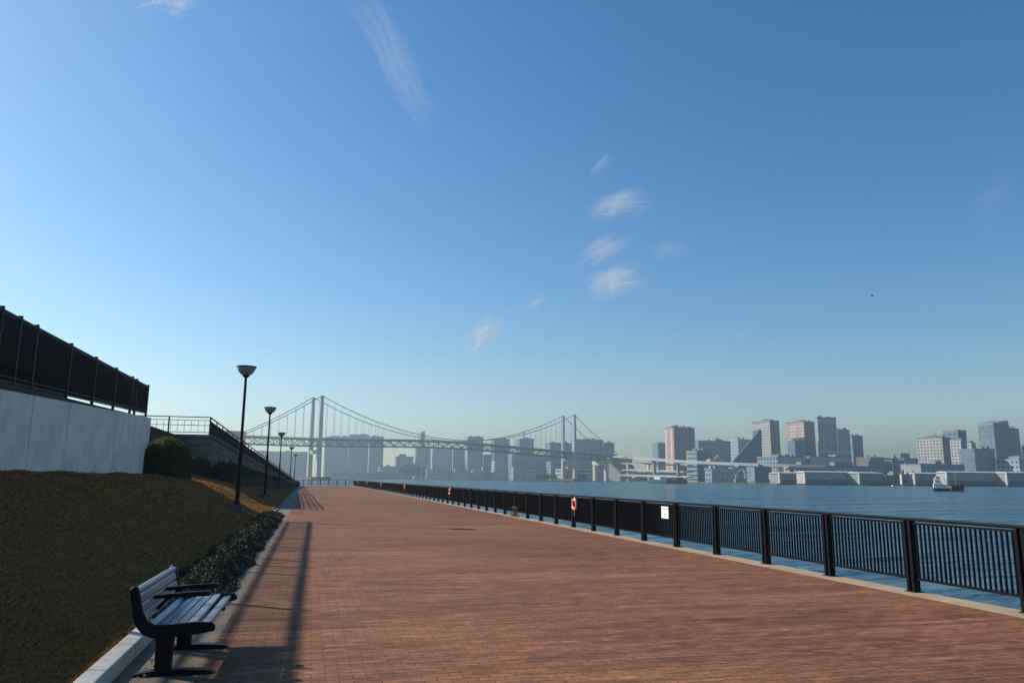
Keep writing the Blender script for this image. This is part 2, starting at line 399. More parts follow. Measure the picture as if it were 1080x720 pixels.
# ------------------------------------------------------------------ retaining wall, terrace and its railing
WX = -6.8
wall_top = lambda y: 2.84+.0355*max(y, 6)
rail_bot = lambda y: 3.10+.0325*max(y, 6)
rail_top = lambda y: 5.22+.006*y
m = MB()
ty = list(range(-14, 36, 5))+[35.7]
for a, b in zip(ty, ty[1:]):
    m.hexa([(-60,a,1.0),(WX-.25,a,1.0),(WX-.25,b,1.0),(-60,b,1.0),(-60,a,wall_top(a)-.12),(WX-.25,a,wall_top(a)-.12),(WX-.25,b,wall_top(b)-.12),(-60,b,wall_top(b)-.12)])
for a, b in zip(ty[:6], ty[1:7]): m.hexa([(WX-1.0,a,1.0),(WX-.75,a,1.0),(WX-.75,b,1.0),(WX-1.0,b,1.0),(WX-1.0,a,wall_top(a)+.62),(WX-.75,a,wall_top(a)+.62),(WX-.75,b,wall_top(b)+.62),(WX-1.0,b,wall_top(b)+.62)])  # raised strip added behind the railing to stop sun passing under it
struct(m.build('terrace', M_conc))
wl = thing('retaining_wall', 'long white painted concrete wall with dark vertical joints at the top of the grass bank', 'wall', (WX, 0, 0))
je = [-14, -8.5, -3, 2.4, 7.6, 12.9, 18.55, 21.4, 24.3, 27.2, 29.9, 32.8, 35.8]
for i, (a, b) in enumerate(zip(je, je[1:])):
    m = MB(); g = .035 if i in (6, 5, 9, 10, 4, 2) else .016; o_ = .008*(i % 3)
    m.hexa([(-.25,a+g,.9),(o_,a+g,.9),(o_,b-g,.9),(-.25,b-g,.9),(-.25,a+g,wall_top(a)),(o_,a+g,wall_top(a)),(o_,b-g,wall_top(b)),(-.25,b-g,wall_top(b))])
    m.build('wall_panel', M_wall, wl)
m = MB(); m.hexa([(-.24,-14,.8),(-.04,-14,.8),(-.04,35.7,.8),(-.24,35.7,.8),(-.24,-14,2.9),(-.04,-14,2.9),(-.04,35.7,wall_top(35.7)-.02),(-.24,35.7,wall_top(35.7)-.02)])
m.build('joint_sealant', plain('dark_sealant', (.02, .02, .022), .8), wl)

fl = thing('terrace_railing', 'tall dark railing of upright bars on top of the white wall', 'railing', (WX-.12, 0, 0))
px_ = [-11.7, -9, -6.3, -3.6, -.9, 1.8, 4.5, 7.2, 9.9, 12.6, 15.6, 19.1, 20.25, 21.4, 24.3, 27.0, 29.7, 32.3, 33.1, 35.3]
for y in px_:
    m = MB(); m.box(-.04, .04, y-.042, y+.042, wall_top(y)-.14, rail_top(y)+.03); m.box(-.045, .045, y-.04, y+.04, rail_top(y)+.03, rail_top(y)+.055)
    m.build('post', M_navy, fl)
for a, b in zip(px_, px_[1:]):
    m = MB()
    m.bar((0, a+.03, rail_bot(a)+.02), (0, b-.03, rail_bot(b)+.02), .045, .045); m.bar((0, a+.03, rail_bot(a)+.13), (0, b-.03, rail_bot(b)+.13), .045, .03)
    m.bar((0, a+.03, rail_top(a)-.085), (0, b-.03, rail_top(b)-.085), .03, .022)
    if rail_bot(b) < 4.05:
      mi_ = MB(); mi_.hexa([(q*.012, y, z) for z in (0, 1) for q, y in ((-1, a+.03), (1, a+.03), (1, b-.03), (-1, b-.03))][:0] or [(-.012,a+.03,rail_bot(a)+.03),(.012,a+.03,rail_bot(a)+.03),(.012,b-.03,rail_bot(b)+.03),(-.012,b-.03,rail_bot(b)+.03),(-.012,a+.03,4.14),(.012,a+.03,4.14),(.012,b-.03,4.14),(-.012,b-.03,4.14)])
    if rail_bot(b) < 4.05: mi_.build('added_shade_panel', plain('matte_black', (.004, .005, .008), .9, .2, 4, spec=0.), fl)  # solid panel added within the railing to keep sun off the bank
    n = max(3, int((b-a-.06)/.088))
    for k in range(n):
        y = a+.13+(b-a-.19)*(k+.5)/n; m.box(-.0135, .0135, y-.003, y+.003, rail_bot(y)+.05, rail_top(y)-.095)
    m.build('bar_panel', M_navy, fl)
m = MB()
for a, b in zip(px_, px_[1:]): m.bar((0, a, rail_top(a)-.03), (0, b, rail_top(b)-.03), .07, .05)
m.build('top_rail', M_navy, fl)
for dz in (4.58, 4.80):
    m = MB(); m.tube([(-.16, -11, dz), (-.16, 35, dz+.12)], .034, 8)
    for y in px_[1:-1]: m.bar((-.03, y, dz-.02), (-.16, y, dz-.02), .02, .02)
    m.build('handrail', M_navy, fl)

# ------------------------------------------------------------------ ramp with its platform, railings
A = Vector((-5.6, 46, 0)); Bp = Vector((-2.75, 150, 0))
def rp(t): return A.lerp(Bp, t)
def rz(t): return 3.82 - 3.62*t
rm = thing('ramp', 'grey stone-faced ramp descending from a raised platform to the far end of the walk', 'ramp', (0, 0, 0))
m = MB()
for k in range(20):
    t0, t1 = k/20, (k+1)/20; a, b = rp(t0), rp(t1)
    m.hexa([(a.x-2.6,a.y,-.2),(a.x,a.y,-.2),(b.x,b.y,-.2),(b.x-2.6,b.y,-.2),(a.x-2.6,a.y,rz(t0)),(a.x,a.y,rz(t0)),(b.x,b.y,rz(t1)),(b.x-2.6,b.y,rz(t1))])
m.build('side_wall', M_block, rm)
m = MB(); m.box(-15, -8.21, 45.98, 52, .5, 3.80); m.box(-8.21, -5.595, 45.98, 46.0, .5, 3.80)
m.build('platform_wall', M_block, rm)
m = MB(); m.box(-15, -5.5, 45.9, 46.2, 3.83, 3.95); m.bar((-5.62, 46.2, 3.89), (-2.77, 150, .27), .3, .12)
m.build('coping', concrete('dark_coping', (.13,.125,.12)), rm)
m = MB(); m.prism([(-9.6, 1.5), (-6.7, 1.5), (-6.75, 3.72), (-8.66, 4.36), (-9.6, 4.6)], 45.5, 45.75, 'y')
m.build('sloping_parapet', plain('dark_stone', (.03, .03, .035), .8), rm)

pr = thing('platform_railing', 'open railing with thin bars against the sky on the raised platform left of the ramp', 'railing', (0, 46.05, 3.95))
pxs = [-15, -13.2, -11.4, -9.6, -7.8, -5.62]
for x in pxs:
    m = MB(); m.box(x-.035, x+.035, -.03, .03, -.02, 1.0); m.build('post', M_navy, pr)
m = MB()
for z, h in ((.98, .05), (.80, .03), (.52, .03), (.13, .035)): m.bar((-15, 0, z), (-5.62, 0, z), .035, h)
m.build('rail', M_navy, pr)
for x in np.arange(-14.9, -5.7, .36):
    m = MB(); m.box(x-.009, x+.009, -.012, .012, .14, .80); m.build('baluster', M_navy, pr)

rr = thing('ramp_railing', 'dark sloping railing running down along the top of the ramp', 'railing', (0, 0, 0))
NP = 40
for k in range(NP+1):
    t = k/NP; p = rp(t); m = MB(); m.box(p.x-.06, p.x, p.y-.03, p.y+.03, rz(t)+.1, rz(t)+1.09); m.build('post', M_navy, rr)
m = MB()
for z, hgt in ((1.10, .06), (.88, .04), (.62, .04), (.36, .04), (.14, .04)):
    m.bar((A.x-.03, A.y, 3.82+z), (Bp.x-.03, Bp.y, .20+z), .05 if z > 1 else .028, hgt)
m.build('rail', M_navy, rr)
for k in range(NP):
    m = MB(); 
    for j in range(18):
        t = (k+(j+.5)/18)/NP; p = rp(t); m.box(p.x-.055, p.x-.01, p.y-.004, p.y+.004, rz(t)+.12, rz(t)+.90)
    m.build('bar_panel', M_navy, rr)

# hedges
def hedge(name, label, path, half, hfun, n, mat, size, cat='hedge', dome=False):
    pts = [Vector(p) for p in path]; seg = [(b-a).length for a, b in zip(pts, pts[1:])]; L = sum(seg)
    def pos(s):
        for a, b, l in zip(pts, pts[1:], seg):
            if s <= l: return a.lerp(b, s/l), (b-a).normalized()
            s -= l
        return pts[-1], (pts[-1]-pts[-2]).normalized()
    root = thing(name, label, cat, (0, 0, 0))
    cm = MB(); K = max(10, int(L/1.2)); ring = 10; C = []
    def surf(s, a, f=1.):
        p, d = pos(s); nrm = Vector((d.y, -d.x, 0)); h = hfun(s/L); z0 = lawn_z(p.x, p.y)-.1
        e = min(1, min(s, L-s)/half + .02)**.5
        wob = 1+(.10*math.sin(s*2.1+a*2)+.07*math.sin(s*5.3-a*3))*(.35 if L < 3 else 1)
        ca, sa = math.cos(a), math.sin(a)
        sx_ = math.copysign(abs(ca)**.6, ca); sz_ = sa**.6 if sa > 0 else 0
        return p + nrm*sx_*half*e*wob*f + Vector((0, 0, z0-p.z + sz_*(h+.1)*(e*.6+.4)*wob*f))
    rows = [[surf(L*i/K, math.pi*j/ring, .9) for j in range(ring+1)] for i in range(K+1)]
    for i in range(K):
        for j in range(ring): cm.face([rows[i][j], rows[i+1][j], rows[i+1][j+1], rows[i][j+1]])
    cm.face(rows[0]); cm.face(rows[-1])
    cm.build('twigs', plain('hedge_twigs', (.012, .015, .008), .9), root)
    s_ = RNG.random(n)*L
    if L > 30: s_ = L*(RNG.random(n)**1.8)
    a_ = RNG.random(n)*math.pi; f_ = .86+.2*RNG.random(n)
    C = np.array([surf(s, a, f) for s, a, f in zip(s_, a_, f_)])
    soup('foliage', leaf_quads(C, size, .3), mat, root)
    return root
hedge('round_bush', 'clipped round bush with sunlit yellow-green top at the end of the white wall', [(-7.0, 35.2, 0), (-5.25, 36.9, 0)], 1.0, lambda t: 1.62, 20000, M_bush, .034, 'bush')
th = MB(); th.box(WX-2.1, WX-1.5, 18, 29, 3.2, 5.08)  # hedge block added to keep sun from slipping under the railing
tp_ = thing('sun_blocking_hedge', 'dark clipped hedge added behind the tall railing to block sun coming under its bottom rail', 'hedge')
th.build('twigs', plain('hedge_twigs', (.012, .015, .008), .9), tp_)
C = np.stack([RNG.uniform(WX-2.15, WX-1.45, 5000), RNG.uniform(18, 29, 5000), RNG.uniform(3.3, 5.1, 5000)], 1); soup('foliage', leaf_quads(C, .05, .2), M_leafd, tp_)
hedge('hedge', 'dark hedge on the grass bank below the platform behind the round bush', [(-7.9, 38.6, 0), (-7.2, 41.5, 0), (-5.5, 45.6, 0)], .5, lambda t: .95, 9000, M_leafd, .05)
hedge('hedge', 'long dark hedge lining the foot of the ramp to its far end', [(-4.95, 46.6, 0), (-2.55, 120, 0), (-2.2, 151, 0)], .5, lambda t: 1.05-.25*t, 16000, M_leafd, .06)

# ------------------------------------------------------------------ street lamps
def make_lamp():
    root = thing('street_lamp', '', 'street lamp')
    m = MB(); m.box(-.23, .23, -.23, .23, -.55, .0); m.build('footing', concrete('dark_footing', (.11,.105,.10)), root, bevel=.015)
    m = MB(); m.tube([(0,0,0),(0,0,.03)], .15, 16); m.tube([(0,0,.03),(0,0,2.25)], .08, 16); m.tube([(0,0,2.25),(0,0,2.33),(0,0,2.38)], [.084,.08,.055], 16); m.tube([(0,0,2.38),(0,0,4.86)], [.055,.048], 16)
    pl_ = m.build('pole', M_black, root, smooth=False)
    m = MB(); m.lathe([(.05,4.80),(.095,4.84),(.14,4.87),(.13,4.905)], seg=20); m.build('collar', M_black, pl_)
    t = NT('lamp_glass'); t.l(t.ramp(t.noise(t.obj(), 4, 3), [(.3, (.20,.19,.18)), (.7, (.27,.25,.24))]), t.b.inputs['Base Color']); t.b.inputs['Roughness'].default_value = .35
    m = MB(); m.lathe([(.12,4.905),(.21,4.95),(.28,5.03),(.33,5.13),(.36,5.21)], seg=28); sh_ = m.build('lamp_shade', t.m, root, smooth=True)
    m = MB(); m.lathe([(.37,5.205),(.38,5.22),(.375,5.25),(.22,5.275),(.02,5.285)], seg=28); m.build('lamp_cap', M_black, sh_)
    return root
lp = make_lamp()
lamps = [(-2.62, 31.0, 'street lamp nearest the white wall, on a concrete footing in the sunlit grass'),
         (-2.60, 49.2, 'street lamp standing in the shaded grass, second from the white wall'),
         (-2.88, 77.3, 'street lamp in front of the ramp middle, third from the white wall'),
         (-2.75, 114., 'small distant street lamp by the lower ramp, fourth from the white wall'),
         (-2.9, 152., 'farthest street lamp, at the foot of the ramp near the end of the walk')]
for i, (x, y, lab) in enumerate(lamps):
    o = lp if i == 0 else copy_tree(lp)
    o.location = (x, y, .62); o['label'] = lab; o['group'] = 'street lamps along the grass bank'
    o.rotation_euler.z = i*.7

# ------------------------------------------------------------------ bench
bn = thing('park_bench', 'grey slatted park bench with black frames and two middle armrests beside the walk', 'bench', (-.75, 6.95, 0), -R(1))
# local: x from seat front (0) back to negative, y along the bench 0..1.66
SL = [(-.00, .425), (-.10, .435), (-.20, .425), (-.30, .415), (-.395, .41)]   # seat slat centres
LY = 1.66
def slat(x, z, ang, w_, th=.03, y0=.035, y1=LY-.035):
    m = MB(); d = Vector((math.cos(ang), 0, math.sin(ang))); u = Vector((-math.sin(ang), 0, math.cos(ang)))
    m.hexa([Vector((x, y, z))+d*a*w_/2+u*b*th/2 for b in (-1, 1) for (y, a) in ((y0, -1), (y0, 1), (y1, 1), (y1, -1))])
    m.build('slat', M_slat, bn, bevel=.008)
slat(-.035, .428, R(12), .085); 
for x, z in ((-.130, .446), (-.214, .441), (-.298, .431), (-.382, .419)): slat(x, z, R(5 if x > -.2 else 8), .074)
slat(-.462, .422, R(-42), .062)
slat(-.512, .498, R(-76), .062)
for x, z in ((-.532, .575), (-.552, .652)): slat(x, z, R(-76), .066)
m = MB(); m.tube([(-.572, .03, .715), (-.572, LY-.03, .715)], .03, 14); m.bar((-.566, .03, .695), (-.566, LY-.03, .695), .03, .05); m.build('top_slat', M_slat, bn, smooth=False)
prof_o = [(.055, .395), (.062, .43), (.035, .462), (-.10, .470), (-.28, .455), (-.40, .455), (-.46, .49), (-.50, .56), (-.54, .72), (-.555, .755), (-.585, .76), (-.612, .735), (-.605, .70), (-.575, .54), (-.545, .45), (-.49, .385), (-.42, .355), (-.30, .352), (-.10, .37)]
for y0, y1 in ((-.005, .035), (LY-.035, LY+.005)):
    m = MB(); m.prism(prof_o, y0, y1, 'y'); m.build('side_frame', M_castmetal, bn, bevel=.008)
for yc in (.52, 1.03):
    m = MB()
    m.prism([(-.06, .60), (-.05, .625), (-.07, .645), (-.35, .632), (-.525, .615), (-.525, .585), (-.35, .595), (-.08, .60)], yc-.027, yc+.027, 'y')
    m.bar((-.49, yc, .50), (-.40, yc, .60), .022, .03)
    m.build('armrest', M_castmetal, bn, bevel=.006)
for yc in (.33, LY-.33):
    lg = MB()
    lg.prism([(-.43, .03), (-.305, .03), (-.295, .36), (-.44, .36)], yc-.045, yc+.045, 'y'); lo_ = lg.build('leg', M_castmetal, bn, bevel=.008)
    ft = MB(); ft.prism([(-.60, .0), (.02, .0), (.035, .015), (.02, .03), (-.20, .045), (-.42, .045), (-.59, .02)], yc-.05, yc+.05, 'y'); ft.build('foot', M_castmetal, lo_, bevel=.006)
    br = MB(); br.prism([(-.48, .345), (-.02, .345), (-.01, .365), (-.03, .388), (-.08, .400), (-.40, .385)], yc-.03, yc+.03, 'y'); br.build('seat_bracket', M_castmetal, lo_, bevel=.005)
m = MB(); m.bar((-.30, .33, .372), (-.30, LY-.33, .372), .05, .03); m.build('stretcher', M_castmetal, bn)

# ------------------------------------------------------------------ waterside railing
wr = thing('waterside_railing', 'long black railing of upright bars with paired posts along the water side of the walk', 'railing', (FX, 0, .004))
PIT = 1.95; P0 = 8.1; K0, K1 = -4, 80
NB = 21
def rail_panel():
    m = MB(); a, b = .10, PIT-.10
    m.bar((0, a-.03, 1.015), (0, b+.03, 1.015), .038, .03); m.bar((0, a-.03, .20), (0, b+.03, .20), .045, .035)
    for k in range(NB):
        y = a+(b-a)*(k+.5)/NB; m.box(-.016, .016, y-.0072, y+.0072, .20, 1.01)
    return m
pm = None
for k in range(K0, K1):
    if pm is None: pm = rail_panel().build('bar_panel', M_black, wr); o = pm
    else: o = pm.copy(); COL.objects.link(o)
    o.location = (0, P0+k*PIT, 0)
po = None
for k in range(K0, K1+1):
    if po is None:
        m = MB()
        for dy in (-.052, .052):
            m.box(-.055, .055, dy-.028, dy+.028, 0, 1.045)
        m.box(-.03, .03, -.03, .03, .16, .22); m.box(-.03, .03, -.03, .03, .96, 1.0); m.box(-.08, .08, -.10, .10, 0, .014)
        po = m.build('post', M_black, wr, bevel=.004); o = po
    else: o = po.copy(); COL.objects.link(o)
    o.location = (0, P0+k*PIT, 0)
m = MB(); m.box(-.05, .05, P0+K0*PIT-.1, P0+K1*PIT+.1, 1.048, 1.098); m.build('handrail', M_black, wr, bevel=.012)

er = thing('end_railing', 'distant railing closing the far end of the walk in front of the bridge', 'railing', (0, YE+.3, .004))
xs = [-3.0+1.71*k for k in range(8)]
for x in xs:
    m = MB(); m.box(x-.09, x+.09, -.05, .05, 0, 1.08); m.build('post', M_black, er)
for a, b in zip(xs, xs[1:]):
    m = MB(); m.bar((a+.08, 0, .98), (b-.08, 0, .98), .035, .03); m.bar((a+.08, 0, .2), (b-.08, 0, .2), .035, .03)
    for k in range(15): x = a+.1+(b-a-.2)*(k+.5)/15; m.box(x-.006, x+.006, -.018, .018, .2, .98)
    m.build('bar_panel', M_black, er)
m = MB(); m.box(-3.1, 9.0, -.05, .05, 1.085, 1.13); m.build('handrail', M_black, er)

# lifebuoys every 25 m
M_orange = plain('lifebuoy_orange', (.80, .17, .07), .5, .12, 6)
M_rope = plain('pale_rope', (.45, .40, .30), .8)
lb = thing('lifebuoy', '', 'lifebuoy')
m = MB(); ring = [(0, .26*math.cos(t), .26*math.sin(t)) for t in np.linspace(0, 2*math.pi, 33)[:-1]]
n0 = 12
for i in range(32):
    t = 2*math.pi*i/32
    for k in range(n0):
        p = 2*math.pi*k/n0; rr_ = .27+.075*math.cos(p); m.v.append((.05*math.sin(p), rr_*math.cos(t), rr_*math.sin(t)))
for i in range(32):
    for k in range(n0):
        i2, k2 = (i+1) % 32, (k+1) % n0; m.f.append([i*n0+k, i2*n0+k, i2*n0+k2, i*n0+k2]); m.m.append(0)
m.build('ring', M_orange, lb, smooth=True)
m = MB()
for t in (R(45), R(135), R(225), R(315)):
    for s in (-.06, .06): pass
    c = Vector((0, .27*math.cos(t), .27*math.sin(t))); d = Vector((0, -math.sin(t), math.cos(t)))
    m.tube([c-d*.035, c+d*.035], .083, 14)
m.build('reflective_band', plain('band_white', (.75, .74, .70), .4), lb)
m = MB(); m.tube([(-.03, 0, .33), (.02, .0, .40), (.05, 0, .36)], .012, 6); m.tube([(-.05, -.1, -.2), (-.05, -.13, -.36), (-.04, -.1, -.50), (-.05, -.12, -.62)], .012, 6)
m.build('rope', M_rope, lb)
buoys = [(25.3, 'orange lifebuoy hanging on the railing nearest the white notice'), (49.8, 'orange lifebuoy hanging on the railing, second after the one by the white notice'),
         (74.6, 'small distant orange lifebuoy on the railing, third from the white notice'), (100.2, 'tiny distant lifebuoy on the railing, fourth from the white notice'),
         (125.6, 'tiny distant lifebuoy on the railing, fifth from the white notice'), (150.4, 'farthest tiny lifebuoy on the railing near the end of the walk')]
for i, (y, lab) in enumerate(buoys):
    o = lb if i == 0 else copy_tree(lb)
    o.location = (FX-.09, y, .80); o.scale = (.66, .66, .66); o['label'] = lab; o['group'] = 'lifebuoys along the waterside railing'
# notice on the railing
ng = thing('notice_sign', 'white notice with small print fixed on the waterside railing', 'sign', (FX-.055, 18.35, .82))
m = MB(); m.box(-.012, .0, -.20, .20, -.15, .15); m.build('board', plain('notice_white', (.80, .79, .72), .5, .04), ng)
m = MB(); m.box(-.0145, -.0125, -.185, .185, .085, .10)
for k in range(3): m.box(-.0145, -.0125, -.13, .13-.05*(k % 2), -.075-.022*k, -.070-.022*k)
m.box(-.0145, -.0125, -.05, .04, -.055, -.03)
m.build('print', plain('notice_ink', (.12, .11, .12), .6), ng)
# dry weed at the foot of the railing
N = 170; yy = RNG.normal(33.0, .28, N); hh = RNG.random(N)**1.8*.45
C = np.stack([8.78+RNG.normal(0, .06, N), yy, .03+hh], 1)
wd_ = thing('dry_weed', 'dry brown weed growing at the foot of the waterside railing', 'weed', (0, 0, 0))
soup('stem', leaf_quads(C, .045, .0), leaf_material('brown_stems', [(.10, .06, .02), (.28, .18, .07)], .1), wd_)

# ------------------------------------------------------------------ far shore land
GZ = -1.1
pts = [(1250, 514.9), (1080, 513.0), (985, 512.2), (905, 511.4), (819, 510.9), (816, 510.2), (745, 509.4), (722, 508.7), (690, 508.3), (640, 507.7), (600, 507.35), (540, 506.9), (538, 506.45), (440, 505.75), (330, 504.95), (240, 504.1)]
poly = [on_z(x, y, WZ) for x, y in pts]; poly = [(p.x, p.y) for p in poly]
poly += [(-1500, 3300), (-1500, 4200), (4100, 4200), (4100, 600)]
m = MB(); m.prism(poly, -3.2, GZ, 'z'); struct(m.build('far_shore', M_quay))

# ------------------------------------------------------------------ suspension bridge
T1 = Vector((5, 1224, 0)); T2 = Vector((488, 1424, 0)); BD = (T2-T1).normalized(); BN = Vector((-BD.y, BD.x, 0)); SPAN = (T2-T1).length
M_bridge = plain('bridge_white', (.42, .43, .43), .6, .06, .05)
M_truss = plain('bridge_truss_grey', (.13, .145, .16), .7, .1, .05)
sb = thing('suspension_bridge', 'white two-towered suspension bridge with a double deck across the bay', 'bridge', (0, 0, 0))
HW = 14.5
def deck_z(s):                                # s metres from tower 1
    u = s/SPAN; return 58.0 + 8.5*math.exp(-((u-.47)/.38)**2) - 5.5*u
def bp(s, n, z): return T1 + BD*s + BN*n + Vector((0, 0, z))
S0, S1 = -118., SPAN+118
for j, T in enumerate((T1, T2)):
    tw = None
    for n in (-17, 17):
        m = MB(); s = j*SPAN
        for z0, z1, w0, w1 in ((WZ, 42, 3.6, 3.2), (42, 126, 3.2, 2.6)):
            m.hexa([bp(s+a*w0, n+b*w0*.8, z0) for a, b in ((-1,-1),(1,-1),(1,1),(-1,1))]+[bp(s+a*w1, n+b*w1*.8, z1) for a, b in ((-1,-1),(1,-1),(1,1),(-1,1))])
        m.build('tower_leg', M_bridge, sb)
    for z in (40,):
        m = MB(); m.bar(bp(j*SPAN, -14, z), bp(j*SPAN, 14, z), 5, 6); m.build('cross_beam', M_bridge, sb)
    m = MB(); m.hexa([bp(j*SPAN+a, b, z) for z in (-3.2, 2.2) for a, b in ((-16,-30),(16,-30),(16,30),(-16,30))]); m.build('pier', M_quay, sb)
sg = np.linspace(S0, S1, 90)
m = MB()
for a, b in zip(sg, sg[1:]):
    za, zb = deck_z(a), deck_z(b)
    m.hexa([bp(a,-HW,za-1.6),bp(a,HW,za-1.6),bp(b,HW,zb-1.6),bp(b,-HW,zb-1.6),bp(a,-HW,za),bp(a,HW,za),bp(b,HW,zb),bp(b,-HW,zb)])
ud = m.build('upper_deck', M_truss, sb)
m = MB()
for a, b in zip(sg, sg[1:]):
    za, zb = deck_z(a)-10, deck_z(b)-10
    m.hexa([bp(a,-HW,za-1.5),bp(a,HW,za-1.5),bp(b,HW,zb-1.5),bp(b,-HW,zb-1.5),bp(a,-HW,za),bp(a,HW,za),bp(b,HW,zb),bp(b,-HW,zb)])
m.build('lower_deck', M_truss, sb)
for n in (-HW, HW):
    m = MB(); st = np.linspace(S0, S1, 81)
    for k, (a, b) in enumerate(zip(st, st[1:])):
        za, zb = deck_z(a), deck_z(b)
        if k % 2: m.bar(bp(a,n,za-1.7), bp(b,n,zb-9.9), 1.0, 1.0)
        else: m.bar(bp(a,n,za-9.9), bp(b,n,zb-1.7), 1.0, 1.0)
        m.bar(bp(a,n,za-9.9), bp(a,n,za-1.7), .8, .8)
    m.build('side_truss', M_truss, sb)
    m = MB()
    for a, b in zip(sg, sg[1:]): m.bar(bp(a, n, deck_z(a)+.8), bp(b, n, deck_z(b)+.8), .3, 1.3)
    m.build('parapet', M_bridge, ud)
def cable_z(s):
    if s < 0: return 126 + (deck_z(S0)+1 - 126)*(s/S0)**1.0 - 3*math.sin(math.pi*s/S0)
    if s > SPAN: u = (s-SPAN)/118; return 126 + (deck_z(S1)+1-126)*u - 3*math.sin(math.pi*u)
    mid = deck_z(SPAN/2)+3; return mid + (126-mid)*((s-SPAN/2)/(SPAN/2))**2
for n in (-17, 17):
    m = MB(); m.tube([bp(s, n, cable_z(s)) for s in np.concatenate([np.linspace(S0, 0, 9), np.linspace(0, SPAN, 41)[1:], np.linspace(SPAN, S1, 9)[1:]])], .62, 6); cab_ = m.build('main_cable', M_truss, sb)
    for s in np.arange(S0+15, S1-10, 12.6):
        if cable_z(s) - deck_z(s) > 4:
            m = MB(); m.tube([bp(s, n, deck_z(s)), bp(s, n, cable_z(s))], .27, 4); m.build('hanger', M_bridge, cab_)
# anchor blocks
m = MB(); m.hexa([bp(S0+a, b, z) for z in (-3, 66) for a, b in ((-26,-20),(4,-20),(4,20),(-26,20))]); tag(m.build('bridge_anchorage', M_conc), 'grey concrete anchorage block at the left end of the bridge', 'anchorage')
ab = thing('bridge_anchorage', 'tall sloping grey concrete anchorage at the right end of the bridge', 'anchorage', (0, 0, 0))
m = MB()
m.hexa([bp(S1+a, b, z) for z, (a0, a1) in ((-3, (2, 62)), (46, (2, 30))) for a, b in ((a0,-20),(a1,-20),(a1,20),(a0,20))]); m.build('block', plain('anchor_grey', (.27, .28, .31), .8), ab)
m = MB()
for n in (-16, 16): m.hexa([bp(S1-33+a, n+b, z) for z in (-2, 32) for a, b in ((-4,-3),(4,-3),(4,3),(-4,3))])
m.hexa([bp(S1-33+a, b, z) for z in (30, 38) for a, b in ((-5,-20),(5,-20),(5,20),(-5,20))]); m.build('portal_frame', plain('pale_concrete', (.6, .58, .5), .7), ab)

# ------------------------------------------------------------------ buildings
def hit(C, e, px):
    d = ray(px, 480); d = Vector((d.x, d.y)); C2 = Vector((C.x-EYE.x, C.y-EYE.y))
    den = e.x*d.y - e.y*d.x; return -(C2.x*d.y - C2.y*d.x)/den
def bldg(name, label, x0, xc, x1, ytop, t, ml, mr, rot=0, roof=None, pent=None, depth=None, cat='building', z0=None, steps=None, group=None, yb=None):
    """x0..xc: left (sunlit) face, xc..x1: face towards the walk, with shade often put into mr; t: distance"""
    C = at(xc, 480, t); zt = height_at(xc, ytop, t); zb = GZ if yb is None else height_at(xc, yb, t)
    e2 = Vector((math.cos(R(rot)), math.sin(R(rot)))); e1 = Vector((-e2.y, e2.x))
    W_ = hit(C, e2, x1)
    D_ = depth if depth else hit(C, e1, x0)
    root = thing(name, label, cat, (C.x, C.y, zb), group=group)
    m = MB(); c = [Vector((0, 0)), e2*W_, e2*W_+e1*D_, e1*D_]; h = zt-zb
    for i, (a, b) in enumerate(((0, 1), (1, 2), (2, 3), (3, 0))):
        L = (c[b]-c[a]).length
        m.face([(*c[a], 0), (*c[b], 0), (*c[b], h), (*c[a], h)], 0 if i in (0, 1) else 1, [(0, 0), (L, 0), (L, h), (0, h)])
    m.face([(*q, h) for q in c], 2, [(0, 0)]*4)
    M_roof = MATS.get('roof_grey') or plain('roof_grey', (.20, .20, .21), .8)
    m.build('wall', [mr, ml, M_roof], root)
    def inset(f0, f1, g0, g1, z0_, z1_, nm, mat_, par=None):
        q = MB(); k = [e2*W_*a+e1*D_*b for a, b in ((f0, g0), (f1, g0), (f1, g1), (f0, g1))]
        q.hexa([(*p, z0_) for p in k]+[(*p, z1_) for p in k]); return q.build(nm, mat_, par or root)
    pa = max(.8, h*.012)
    rf = None
    if roof is not None: rf = inset(-.01, 1.01, -.01, 1.01, h+.05, h+pa*(1+roof), 'roof_parapet', mr if roof < 1 else M_roof)
    if pent:
        for (f0, f1, ph) in pent: inset(f0, f1, .25, .75, h+.02, h+ph, 'penthouse', M_roof, rf)
    if roof is not None:
        rs = random.Random(label)
        for q_ in range(rs.randint(2, 4)):
            f0 = rs.uniform(.05, .8); ph = rs.uniform(1.5, 4.5); inset(f0, f0+rs.uniform(.06, .16), rs.uniform(.1, .3), rs.uniform(.4, .6), h+.1, h+pa*2+ph, 'roof_unit', M_roof, rf)
        if rs.random() < .4:
            mm = MB(); p_ = e2*W_*rs.uniform(.2, .8)+e1*D_*.4; mm.tube([(*p_, h), (*p_, h+rs.uniform(9, 16))], [.35, .15], 5); mm.build('mast', M_roof, rf)
    return root, C, e1, e2, W_, D_, h
F = facade
